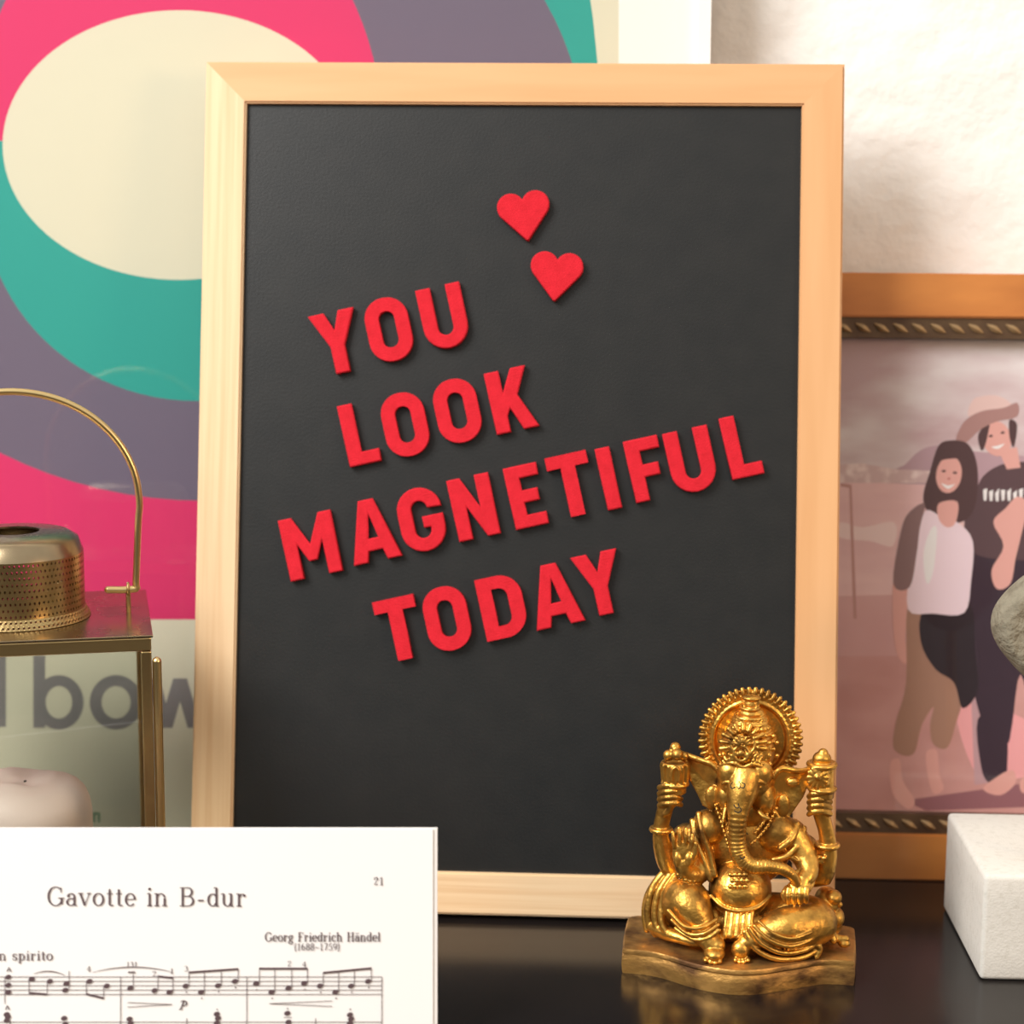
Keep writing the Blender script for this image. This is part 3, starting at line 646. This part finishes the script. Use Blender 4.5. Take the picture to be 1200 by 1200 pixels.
# ------------------------------------------------------------------ lantern
LZ = .146
A_ = at_z(177, 744, LZ); B_ = at_z(169, 691, LZ)
dep = (B_-A_); LD = dep.length; dY = dep.normalized(); dX = Vector((dY.y, -dY.x, 0)).normalized()
half = (A_-at_z(15, 747, LZ)).dot(dX)
lc = A_-dX*half+dY*LD/2; lc.z = 0
lan = thing('lantern', 'aged brass lantern with glass sides and perforated round cap', 'lantern', lc, None, math.atan2(dX.y, dX.x))
# local coords: x across, y deep, z up
hx, hy = half, LD/2; pw = .0045
def lbox(name, a, b, m, bev=.0006, par=lan): bm = new(); box(bm, a, b, bev); return obj(name, bm, m, par)
lbox('base', (-hx, -hy, 0), (hx, hy, .010), BRASS)
for sx in (-1, 1):
    for sy in (-1, 1):
        lbox('post', (sx*hx-(pw if sx > 0 else 0), sy*hy-(pw if sy > 0 else 0), .0102), (sx*hx+(pw if sx < 0 else 0), sy*hy+(pw if sy < 0 else 0), LZ-.0072), BRASS)
bm = new()
for (a, b) in (((-hx, -hy), (hx, -hy+pw)), ((-hx, hy-pw), (hx, hy)), ((-hx, -hy+pw), (-hx+pw, hy-pw)), ((hx-pw, -hy+pw), (hx, hy-pw))):
    box(bm, (a[0], a[1], LZ-.007), (b[0], b[1], LZ-.0012), .0005)
obj('top_rim', bm, BRASSL, lan)
lbox('roof_plate', (-hx-.0008, -hy-.0008, LZ-.0011), (hx+.0008, hy+.0008, LZ), TIN, .0003)
for nm, a, b in (('glass_pane', (-hx+pw, -hy+.0012, .0105), (hx-pw, -hy+.0026, LZ-.0075)), ('glass_pane', (-hx+pw, hy-.0026, .0105), (hx-pw, hy-.0012, LZ-.0075)),
                 ('glass_pane', (-hx+.0012, -hy+pw, .0105), (-hx+.0026, hy-pw, LZ-.0075)), ('glass_pane', (hx-.0026, -hy+pw, .0105), (hx-.0012, hy-pw, LZ-.0075))):
    lbox(nm, a, b, PANE, 0)
bm = new(); tube(bm, [(hx+.0022, -hy+.001, .03, .002), (hx+.0022, -hy+.001, LZ-.012, .002)], 12, 1); obj('hinge', bm, BRASSL, lan, smooth=True, angle=50)
# cap: solid shoulder + perforated wall
kpx = (CAM-(lc+Vector((0, 0, LZ+.02)))).dot(-fwd)/F_PX
Rc = 80*abs(kpx); Hc = .0385
cap = new(); lathe(cap, [(.0115, Hc), (.0115, Hc+.0003), (Rc*.80, Hc-.0005), (Rc*.93, Hc-.003), (Rc, Hc-.009), (Rc-.0008, Hc-.0092), (Rc*.92, Hc-.004), (Rc*.79, Hc-.0015), (.0115, Hc-.0006), (.0115, Hc)], 64, (0, 0, LZ))
co = obj('cap', cap, TIN, lan, smooth=True, angle=60)
pf = new(); NC, NR = 92, 9; z0, z1 = LZ+.0045, LZ+Hc-.009
def cyl(a, z, r): return Vector((r*math.cos(a), r*math.sin(a), z))
vd = {}
def vget(key, p):
    if key not in vd: vd[key] = pf.verts.new(p)
    return vd[key]
for i in range(NC):
    for j in range(NR+2):
        off = (j % 2)*.5; a0 = (i+off)*2*math.pi/NC; da = 2*math.pi/NC
        if j < NR: za = z0+(z1-z0)*j/NR; zb = z0+(z1-z0)*(j+1)/NR; rr = lambda z: Rc
        else: q_ = j-NR; za = LZ+.0003+q_*.0021; zb = za+.0021; rr = lambda z: Rc+.0026*max(0, 1-(z-LZ)/.0045)
        if j == NR+1: zb = z0
        am, zm = a0+da/2, (za+zb)/2
        outer = [(0, 0), (.5, 0), (1, 0), (1, .5), (1, 1), (.5, 1), (0, 1), (0, .5)]
        V = [pf.verts.new(cyl(a0+da*s, za+(zb-za)*t, rr(za+(zb-za)*t))) for s, t in outer]
        H = [pf.verts.new(cyl(am+da*.22*math.cos(math.radians(225+45*k)), zm+(zb-za)*.25*math.sin(math.radians(225+45*k)), rr(zm))) for k in range(8)]
        for k in range(8): pf.faces.new((V[k], V[(k+1) % 8], H[(k+1) % 8], H[k]))
bmesh.ops.remove_doubles(pf, verts=pf.verts[:], dist=1e-6)
po = obj('perforated_band', pf, BRASS, co, smooth=False); sm = po.modifiers.new('thickness', 'SOLIDIFY'); sm.thickness = .0005
# handle: hoop across x, standing on two lugs
hz = LZ+.0105; hr = (153-15)*abs(kpx)
top_z = at_y(20, 459, lc.y).z
hp = [(-hr+.012, 0, hz, .0016), (-hr, 0, hz, .0016), (-hr-.0006, 0, hz+.004, .0016), (-hr-.0022, 0, hz+.03, .0016)]
rise = top_z-(hz+.04)
for k in range(13):
    t = math.pi*(1-k/12); hp.append(((hr+.003)*math.cos(t), 0, hz+.04+rise*math.sin(t), .0016))
hp += [(hr+.0022, 0, hz+.03, .0016), (hr+.0006, 0, hz+.004, .0016), (hr, 0, hz, .0016), (hr-.012, 0, hz, .0016)]
bm = new(); tube(bm, hp, 10, 5); obj('handle', bm, BRASSL, lan, smooth=True, angle=60)
for sx in (-1, 1):
    bm = new(); tube(bm, [(sx*(hr-.003), 0, LZ-.0005, .0011), (sx*(hr-.003), 0, hz-.0024, .0011)], 8, 1); torus(bm, (sx*(hr-.003), 0, hz), .0026, .0008, 16, 6, (1, 0, 0)); obj('lug', bm, BRASS, lan, smooth=True)
# candle in the lantern
cz = at_y(60, 908, lc.y).z; cr = (at_y(108, 950, lc.y)-Vector((lc.x, lc.y, 0))).x*.97
can = thing('candle', 'broad pale pink candle inside the brass lantern', 'candle', (lc.x, lc.y, .0102))
bm = new(); hgt = cz-.0102
prof = [(0, 0), (cr, 0), (cr, hgt-.018)]+[(cr-.016*(1-math.cos(t)), hgt-.018+.016*math.sin(t)) for t in (.3, .6, .9, 1.2, 1.5)]+[(cr*.45, hgt-.001), (cr*.25, hgt-.003), (0, hgt-.004)]
lathe(bm, prof, 48)
for v_ in bm.verts:
    if v_.co.z > hgt-.012: v_.co.z += .0010*math.sin(3*math.atan2(v_.co.y, v_.co.x)+.6)
obj('wax', bm, WAX, can, smooth=True)
bm = new(); tube(bm, [(0, 0, hgt-.007, .0009), (.0008, 0, hgt-.005, .0009), (.0015, 0, hgt-.0035, .0008)], 8, 3); obj('wick', bm, DARK, can, smooth=True)

# ------------------------------------------------------------------ gilded seated elephant-headed statue
# local sketch units: u = 0.127 mm; (cx, cy) as seen from the front above, d = depth away from the statue's middle plane
SY = -.055; KU = 1.27e-4; BZ = .011
def sp_(cx, cy, d=0): return at_y(700+cx*.35, 780+cy*.35, SY+d*KU)
def bz_(cx, cy, z=BZ): return at_z(700+cx*.35, 780+cy*.35, z)
st = thing('statue', 'small antique gold statue of a seated elephant-headed deity', 'statue', (.105, SY, 0))
def E_(bm, cx, cy, d, rx, ry, rz, rot=None, u=None):
    u = u or (44 if max(rx, ry) > 30 else 18); ell(bm, sp_(cx, cy, d), rx*KU, rz*KU, ry*KU, u, rot)
def T_(bm, P, n=12, sub=4): tube(bm, [(*sp_(p[0], p[1], p[2]), p[3]*KU) for p in P], 48 if max(p[3] for p in P) > 40 else max(n, 20) if max(p[3] for p in P) > 24 else n, sub if max(p[3] for p in P) < 60 or sub == 1 else 12)
def beads(bm, P, r, gap=1.75, u=8):
    Q = catmull([tuple(p) for p in P], 12); acc = 0; last = Q[0]; E_(bm, *last[:3], r, r, r, None, u)
    for q in Q[1:]:
        acc += math.dist(q[:2], last[:2]); last = q
        if acc >= r*gap: E_(bm, *q[:3], r, r, r, None, u); acc = 0
def ring_(bm, cx, cy, d, R, r, axis=(0, 0, 1), n=28): torus(bm, sp_(cx, cy, d), R*KU, r*KU, n, 8, axis)
# base
top = [(84, 948), (200, 962), (330, 1000), (450, 1020), (550, 1018), (650, 1003), (760, 986), (862, 990), (866, 935), (862, 882), (830, 870), (600, 852), (330, 840), (130, 836), (100, 850), (88, 900)]
o2 = [bz_(*p) for p in top]
lp = []
def seg(pts, n): lp.extend(Vector(q) for q in catmull([tuple(p) for p in pts], n)[:-1])
seg(o2[0:8], 6); seg(o2[7:10], 3); seg(o2[9:15], 4); seg([o2[14], o2[15], o2[0]], 3)
cen = sum(lp, Vector())/len(lp)
bm = new(); rings = []
for z, s in ((0, .995), (.0008, 1.0), (.004, 1.006), (.0076, 1.002), (.0083, .985), (.0087, .985), (.0092, 1.0), (.0104, .998), (.0110, .985)):
    rings.append([bm.verts.new((cen.x+(p.x-cen.x)*s, cen.y+(p.y-cen.y)*s, z)) for p in lp])
for a, b in zip(rings, rings[1:]):
    for k in range(len(lp)): bm.faces.new((a[k], a[(k+1) % len(lp)], b[(k+1) % len(lp)], b[k]))
bm.faces.new(rings[0][::-1]); bm.faces.new(rings[-1])
obj('base', rel(bm, st), GOLDB, st, smooth=True, angle=40)

def remesh(o, vox, smooth=2):
    m = o.modifiers.new('union', 'REMESH'); m.mode = 'VOXEL'; m.voxel_size = vox; m.use_smooth_shade = True
    if smooth: s = o.modifiers.new('soften', 'SMOOTH'); s.iterations = smooth; s.factor = .5
    dg = bpy.context.evaluated_depsgraph_get(); me = bpy.data.meshes.new_from_object(o.evaluated_get(dg))
    o.modifiers.clear(); old = o.data; o.data = me; me.name = old.name; bpy.data.meshes.remove(old)
    me.polygons.foreach_set('use_smooth', [True]*len(me.polygons))

bm = new()
# trunk of the body
E_(bm, 490, 600, 40, 165, 150, 95); E_(bm, 372, 540, -20, 58, 62, 60); E_(bm, 600, 560, -15, 78, 70, 60)
E_(bm, 300, 590, 30, 60, 65, 60); E_(bm, 690, 620, 30, 55, 60, 55)
E_(bm, 478, 745, -50, 108, 98, 105); E_(bm, 480, 840, 40, 250, 85, 130); E_(bm, 500, 480, 30, 110, 80, 75)
# head
E_(bm, 496, 380, -25, 98, 85, 85); E_(bm, 446, 358, -66, 46, 50, 42); E_(bm, 540, 360, -64, 48, 52, 42); E_(bm, 494, 390, -66, 84, 70, 48)
E_(bm, 556, 440, -45, 42, 62, 50); E_(bm, 428, 432, -45, 34, 52, 45)
E_(bm, 436, 408, -96, 10, 7, 8); E_(bm, 540, 408, -100, 11, 7, 8)
T_(bm, [(418, 396, -92, 5), (436, 390, -102, 6), (454, 398, -106, 5)]); T_(bm, [(520, 396, -110, 5), (542, 388, -106, 6), (562, 396, -94, 5)])
# elephant trunk, rippled
TR = catmull([(494, 372, -66, 62), (484, 420, -96, 54), (472, 490, -124, 36), (468, 570, -134, 29), (476, 632, -140, 32), (512, 668, -146, 29), (570, 672, -150, 25), (622, 682, -148, 21), (654, 706, -142, 18), (668, 730, -136, 15)], 10)
TR = [(a, b, c, r*(1+(.035 if 20 < i < 80 else 0)*(1 if i % 2 else -1))) for i, (a, b, c, r) in enumerate(TR)]
T_(bm, TR, 20, 1)
# tusk stubs
T_(bm, [(430, 480, -90, 10), (424, 510, -105, 8), (420, 530, -112, 5)]); T_(bm, [(540, 490, -95, 11), (556, 505, -110, 9), (574, 512, -118, 6)])
# ears
def ear(out, rim, d0, d1, xa, xb, th=15):
    f = lambda x: d0+(d1-d0)*(x-xa)/(xb-xa)
    a = [bm.verts.new(sp_(x, y, f(x)-th/2)) for x, y in out]; b = [bm.verts.new(sp_(x, y, f(x)+th/2)) for x, y in out]
    mx = sum(p[0] for p in out)/len(out); my = sum(p[1] for p in out)/len(out)
    ca = bm.verts.new(sp_(mx, my, f(mx)-th/2+14)); cb = bm.verts.new(sp_(mx, my, f(mx)+th/2+14))
    for i in range(len(a)):
        j = (i+1) % len(a); bm.faces.new((a[i], b[i], b[j], a[j])); bm.faces.new((a[j], ca, a[i])); bm.faces.new((b[i], cb, b[j]))
    T_(bm, [(x, y, f(x)-4, 10) for x, y in rim], 10, 4)
ear([(285, 296), (330, 312), (385, 325), (425, 345), (432, 400), (424, 450), (385, 486), (352, 468), (335, 430), (310, 385), (292, 340)], [(278, 292), (310, 303), (350, 318), (385, 330), (410, 356)], 8, -40, 285, 425)
E_(bm, 386, 440, -34, 26, 40, 12)
ear([(560, 395), (590, 350), (640, 352), (700, 352), (716, 342), (706, 400), (690, 440), (662, 480), (632, 522), (600, 500), (572, 470), (556, 430)], [(726, 334), (692, 352), (650, 349), (615, 344), (592, 366), (577, 402), (570, 450), (590, 492), (628, 522)], -42, 8, 560, 716)
E_(bm, 622, 470, -34, 24, 40, 11); E_(bm, 655, 392, -24, 22, 16, 9)
# far arm on the left side, raised
T_(bm, [(315, 590, 30, 44), (268, 672, 22, 42), (236, 660, 6, 36), (216, 598, -6, 31), (213, 545, -10, 27), (222, 500, -12, 27), (232, 460, -12, 29)])
E_(bm, 238, 440, -14, 38, 44, 30)
for k, y in enumerate((404, 424, 444, 464)): T_(bm, [(208, y+4, -22, 10), (232, y-2, -50, 11), (262, y-4, -52, 10.5), (280, y+2, -30, 9)], 10, 3)
T_(bm, [(222, 500, -30, 11), (240, 488, -46, 10), (246, 466, -54, 9)])
ring_(bm, 213, 548, -10, 33, 9)
# near hand on the left, palm shown
T_(bm, [(325, 570, -10, 44), (352, 655, -50, 42), (334, 700, -80, 36), (296, 690, -108, 30), (285, 660, -118, 28)])
E_(bm, 286, 628, -122, 36, 50, 17)
for bx, by, tx, ty in ((258, 606, 252, 558), (277, 598, 274, 545), (296, 600, 297, 547), (314, 612, 319, 567)):
    T_(bm, [(bx, by, -128, 7.8), ((bx+tx)/2, (by+ty)/2, -134, 7.4), (tx, ty, -128, 6.5)], 10, 3)
T_(bm, [(312, 660, -122, 13), (326, 628, -130, 11), (330, 596, -130, 9)]); E_(bm, 268, 650, -134, 14, 26, 12); E_(bm, 306, 650, -134, 14, 26, 12)
beads(bm, [(270, 700, -128, 0), (305, 722, -128, 0), (345, 716, -108, 0), (364, 690, -90, 0)], 8)
# far arm on the right, raised
T_(bm, [(688, 630, 26, 40), (742, 705, 14, 42), (766, 660, 2, 36), (772, 604, -4, 31), (766, 555, -6, 27), (754, 510, -8, 28), (744, 470, -8, 30)])
E_(bm, 746, 460, -10, 38, 46, 30)
for y in (430, 450, 470, 490): T_(bm, [(708, y+8, -26, 9), (722, y, -50, 11), (752, y-2, -54, 11), (780, y+6, -26, 10)], 10, 3)
ring_(bm, 770, 600, -4, 36, 9)
beads(bm, [(728, 650, -38, 0), (748, 640, -42, 0), (768, 650, -34, 0)], 9); E_(bm, 748, 655, -38, 12, 12, 8)
# near arm on the right, hand hanging over the knee
T_(bm, [(648, 560, -5, 52), (694, 640, -40, 44), (706, 694, -84, 34), (686, 722, -112, 29)])
E_(bm, 676, 744, -128, 42, 30, 22); ring_(bm, 690, 716, -108, 34, 8, (.3, -.6, .7))
for k, x in enumerate((640, 660, 680, 700)): T_(bm, [(x, 748, -142, 11.5), (x-2, 772, -152, 11), (x-1, 794-4*(k == 3), -146, 9)], 10, 3)
T_(bm, [(636, 745, -134, 11), (622, 766, -140, 9), (628, 786, -140, 8)])
ring_(bm, 660, 625, -28, 48, 8, (.5, -.2, .8))
# legs under draped cloth
T_(bm, [(400, 840, 10, 80), (290, 806, -10, 76), (304, 792, -104, 76), (350, 876, -150, 52), (388, 940, -188, 33)], 20, 6)
E_(bm, 392, 962, -205, 36, 24, 44); E_(bm, 400, 935, -190, 30, 26, 30)
for x, y in ((362, 984), (378, 991), (394, 993), (409, 988)): E_(bm, x, y, -232, 10, 9, 16)
T_(bm, [(560, 840, 10, 85), (700, 850, -50, 84), (722, 866, -110, 74), (630, 880, -155, 72), (545, 905, -172, 46), (500, 926, -186, 32)], 20, 6)
E_(bm, 480, 950, -196, 32, 34, 30)
for x, y in ((462, 984), (476, 990), (490, 990), (505, 984)): E_(bm, x, y, -216, 9, 9, 15)
# cloth: rolls, folds and hems
T_(bm, [(222, 694, 4, 14), (188, 740, -12, 15), (172, 800, -22, 16), (174, 860, -30, 15), (196, 898, -44, 14)])
T_(bm, [(246, 698, -14, 13), (210, 750, -36, 14), (194, 812, -50, 14), (198, 868, -62, 14), (220, 904, -80, 13)]); E_(bm, 232, 810, 10, 44, 92, 40); T_(bm, [(262, 706, -30, 10), (228, 760, -60, 12), (214, 820, -76, 13), (220, 872, -90, 13), (250, 912, -110, 12)]); T_(bm, [(196, 720, 20, 11), (168, 770, 16, 12), (158, 830, 8, 12), (166, 884, -4, 12)])
T_(bm, [(180, 872, -30, 20), (220, 890, -70, 26), (262, 906, -110, 22), (330, 926, -150, 16), (372, 916, -176, 14)])
for pts in ([(238, 820, -150), (290, 872, -180), (346, 878, -186), (398, 850, -160)], [(250, 852, -150), (300, 896, -176), (356, 898, -190), (404, 868, -172)], [(262, 880, -140), (316, 914, -172), (366, 914, -188), (408, 886, -178)]):
    T_(bm, [(p[0], p[1], p[2]-16, 7) for p in pts])
for pts, r in (([(508, 880, -190), (548, 930, -200), (620, 962, -196), (700, 950, -170), (752, 912, -140)], 9), ([(526, 872, -196), (572, 916, -214), (640, 940, -212), (710, 920, -186), (756, 876, -150)], 7),
               ([(494, 892, -186), (528, 948, -196), (600, 982, -196), (690, 976, -170), (745, 945, -140)], 10), ([(540, 856, -196), (590, 896, -220), (650, 914, -222), (716, 894, -196)], 5)):
    T_(bm, [(p[0], p[1], p[2]-14, r) for p in pts])
for x in (432, 452, 472, 492, 512): T_(bm, [(x+4, 822, -130, 12), (x, 860, -150, 12), (x-4+(x-470)*.1, 905, -166, 13)])
T_(bm, [(340, 498, -40, 12), (352, 560, -74, 12), (376, 630, -84, 12), (392, 700, -96, 12)]); T_(bm, [(318, 520, -30, 11), (332, 590, -62, 12), (360, 660, -86, 12), (378, 716, -100, 11)])
T_(bm, [(692, 545, -18, 11), (672, 600, -56, 12), (630, 640, -76, 12), (590, 650, -80, 10)]); T_(bm, [(672, 530, -24, 10), (650, 580, -66, 11), (612, 612, -80, 10)])
# necklaces and belly ornament
beads(bm, [(600, 478, -60, 0), (574, 530, -84, 0), (540, 574, -100, 0), (510, 600, -112, 0)], 7); beads(bm, [(580, 476, -64, 0), (556, 524, -88, 0), (526, 562, -104, 0)], 7)
beads(bm, [(396, 468, -62, 0), (414, 520, -80, 0), (432, 580, -100, 0), (444, 620, -112, 0)], 7); beads(bm, [(412, 466, -66, 0), (430, 520, -86, 0), (442, 570, -104, 0)], 6)
for j in range(3):
    for i in range(4): E_(bm, 446+i*17+(j % 2)*6, 700+j*20, -156-(j == 1)*5, 9.5, 9.5, 9, None, 12)
T_(bm, [(380, 770, -110, 6), (420, 808, -138, 6), (480, 822, -150, 6), (540, 808, -138, 6), (580, 770, -100, 6)])
# cloth tail and little mouse at the right
T_(bm, [(742, 800, -60, 20), (770, 870, -70, 18), (790, 920, -90, 14)]); T_(bm, [(700, 946, -150, 14), (728, 932, -160, 15), (744, 950, -160, 12), (734, 976, -170, 9)])
E_(bm, 768, 790, 10, 44, 52, 60); E_(bm, 790, 775, -20, 30, 26, 34); E_(bm, 800, 842, -10, 28, 34, 44); E_(bm, 812, 800, -20, 10, 10, 12)
E_(bm, 770, 860, 10, 52, 50, 60); T_(bm, [(770, 880, -40, 16), (800, 912, -70, 15), (832, 916, -80, 13)]); E_(bm, 826, 930, -80, 22, 14, 20)
o = obj('body', rel(bm, st), GOLD, st); remesh(o, .00031, 2)

# engraved curls on the forehead and trunk, laid on the surface
def on_body(cx, cy):
    d = ray(700+cx*.35, 780+cy*.35).normalized(); off = st.location
    ok, p_, n_, _ = o.ray_cast(CAM-off, d); return (p_+n_*.00005) if ok else None
bm = new()
for c in ([(452, 392), (446, 402), (452, 412), (462, 406)], [(474, 388), (480, 400), (474, 412), (466, 404)], [(484, 392), (494, 398), (490, 410), (482, 408)], [(458, 466), (464, 476), (474, 474), (472, 462)], [(460, 486), (470, 492), (482, 486), (478, 476)], [(500, 560), (504, 566)], [(478, 640), (486, 648), (494, 640)]):
    q_ = [on_body(*p) for p in c]
    if all(q_): tube(bm, [(*p, .00022) for p in q_], 6, 4)
obj('engraving', bm, DARK, st, smooth=True)

# crown
bm = new()
E_(bm, 500, 285, -8, 94, 100, 84); E_(bm, 510, 210, 2, 72, 50, 62); E_(bm, 516, 160, 10, 44, 26, 40); E_(bm, 517, 130, 12, 27, 28, 24); E_(bm, 517, 108, 12, 33, 10, 28)
for y, R, r in ((238, 84, 7), (216, 74, 6), (186, 56, 8), (166, 50, 6), (140, 30, 6)): ring_(bm, 511, y, 0, R, r, (0, -.05, 1), 36)
for y, R, nb in ((202, 66, 26), (176, 54, 22)):
    c = sp_(511, y, 0)
    for k in range(nb): t = 2*math.pi*k/nb; ell(bm, c+Vector((math.cos(t)*R*KU, math.sin(t)*R*.92*KU, 0)), 7*KU, 7*KU, 7*KU, 8)
T_(bm, [(402, 352, -58, 7), (426, 330, -86, 7), (456, 326, -100, 7), (488, 340, -104, 7), (520, 330, -102, 7), (558, 344, -86, 7), (590, 376, -56, 7)])
beads(bm, [(404, 338, -62, 0), (428, 316, -90, 0), (458, 314, -102, 0)], 6); beads(bm, [(520, 318, -102, 0), (556, 330, -88, 0), (588, 358, -58, 0)], 6)
ring_(bm, 482, 294, -100, 25, 6, (0, -1, .2)); E_(bm, 482, 294, -98, 14, 14, 12); ring_(bm, 487, 262, -92, 40, 6, (0, -1, .25))
for k in range(11):
    t = math.radians(-8+k*19.6); r0, r1 = 52, 76
    T_(bm, [(488+r0*math.cos(t), 268-r0*math.sin(t), -92, 7), (488+r1*math.cos(t), 268-r1*math.sin(t)*.95, -82, 9)], 8, 3)
for k in range(7):
    t = math.radians(15+k*25); T_(bm, [(487+12*math.cos(t), 268-12*math.sin(t), -100, 4), (487+32*math.cos(t), 268-32*math.sin(t), -96, 4.5)], 6, 2)
E_(bm, 494, 208, -72, 15, 20, 12); E_(bm, 494, 204, -82, 6, 8, 6)
for sx in (-1, 1): T_(bm, [(488+sx*62, 306, -84, 6), (488+sx*50, 318, -92, 7), (488+sx*38, 306, -98, 6), (488+sx*48, 296, -96, 5)], 8, 3)
for j in range(4):
    for i in range(7): E_(bm, 430+i*25+(j % 2)*12-(0 if i < 3 else -10), 236+j*22, -40-32*math.sin(math.pi*(i+.5)/7), 8, 8, 8, None, 8) if abs(430+i*25-488) > 62 else None
for j in range(4): E_(bm, 578-j*6, 330-j*26, -52, 9, 9, 9, None, 8); E_(bm, 412+j*4, 300-j*22, -48, 9, 9, 9, None, 8); E_(bm, 562-j*4, 318-j*26, -66, 8, 8, 8, None, 8)
o = obj('crown', rel(bm, st), GOLD, st); remesh(o, .00036, 1)

# halo: plate, inner rims, ring of petals
bm = new(); HC = (513, 247); hd = 62
def hp_(r, t, d=0): return (HC[0]+r*math.cos(t), HC[1]-r*math.sin(t), hd+d)
n = 72
for r0, r1, th in ((0, 128, 10), (124, 168, 9)):
    a = [bm.verts.new(sp_(*hp_(r1, 2*math.pi*k/n, -th))) for k in range(n)]; b = [bm.verts.new(sp_(*hp_(r1, 2*math.pi*k/n, th))) for k in range(n)]
    bm.faces.new(a); bm.faces.new(b[::-1])
    for k in range(n): bm.faces.new((a[k], b[k], b[(k+1) % n], a[(k+1) % n]))
for R, r, d in ((126, 9, -14), (138, 4, -14)): T_(bm, [(*hp_(R, 2*math.pi*k/60, d), r) for k in range(61)], 8, 1)
for k in range(48):
    t = 2*math.pi*k/48+.03
    T_(bm, [(*hp_(143, t, -12), 6.5), (*hp_(155, t, -17), 7.5), (*hp_(170, t, -12), 8)], 10, 3)
    T_(bm, [(*hp_(138, t+math.pi/48, -16), 4), (*hp_(146, t+math.pi/48, -17), 4)], 8, 1)
o = obj('halo', rel(bm, st), GOLD, st); remesh(o, .00036, 1)

# held in the raised hands
bm = new()
def vcyl(cx, y0, y1, d, r, n=24):
    a, b = sp_(cx, y0, d), sp_(cx, y1, d); ce = (a+b)/2; h = abs(a.z-b.z); lathe(bm, [(0, -h/2), (r*KU, -h/2), (r*KU, h/2), (0, h/2)], n, ce)
vcyl(260, 330, 425, -20, 40)
for k in range(12):
    t = 2*math.pi*k/12; p0 = sp_(260, 385, -20)+Vector((41*KU*math.cos(t), 41*KU*math.sin(t), 0)); p1 = sp_(260, 330, -20)+Vector((44*KU*math.cos(t), 44*KU*math.sin(t), 0))
    tube(bm, [(*p0, 7*KU), (*p1, 8*KU)], 8, 1)
ring_(bm, 260, 394, -20, 42, 8); ring_(bm, 260, 326, -20, 41, 7)
T_(bm, [(250, 385, -70, 5), (250, 355, -73, 5), (262, 340, -74, 5), (274, 355, -73, 5), (274, 385, -68, 5)], 8, 3)
for x, y, d, r in ((238, 300, -30, 19), (268, 298, -42, 21), (261, 274, -20, 19), (290, 304, -10, 17), (220, 336, -14, 12)): E_(bm, x, y, d, r, r, r)
o = obj('held_axe', rel(bm, st), GOLD, st); remesh(o, .0004, 1)
bm = new()
vcyl(752, 325, 440, -20, 43); ring_(bm, 752, 410, -20, 44, 8); ring_(bm, 752, 330, -20, 45, 9); E_(bm, 752, 312, -20, 32, 26, 28); E_(bm, 756, 294, -20, 18, 18, 18); E_(bm, 788, 340, -10, 14, 14, 14)
for k in range(12):
    t = 2*math.pi*k/12; T_(bm, [(738+14*math.cos(t), 374-14*math.sin(t), -66, 6), (738+33*math.cos(t), 374-33*math.sin(t), -60, 8)], 8, 2)
E_(bm, 738, 374, -70, 11, 11, 11)
for k in range(9): t = math.pi+math.pi*k/8; q = sp_(752, 345, -20); ell(bm, q+Vector((40*KU*math.cos(t), 40*KU*math.sin(t), 0)), 6*KU, 6*KU, 6*KU, 8)
o = obj('held_lotus', rel(bm, st), GOLD, st); remesh(o, .0004, 1)
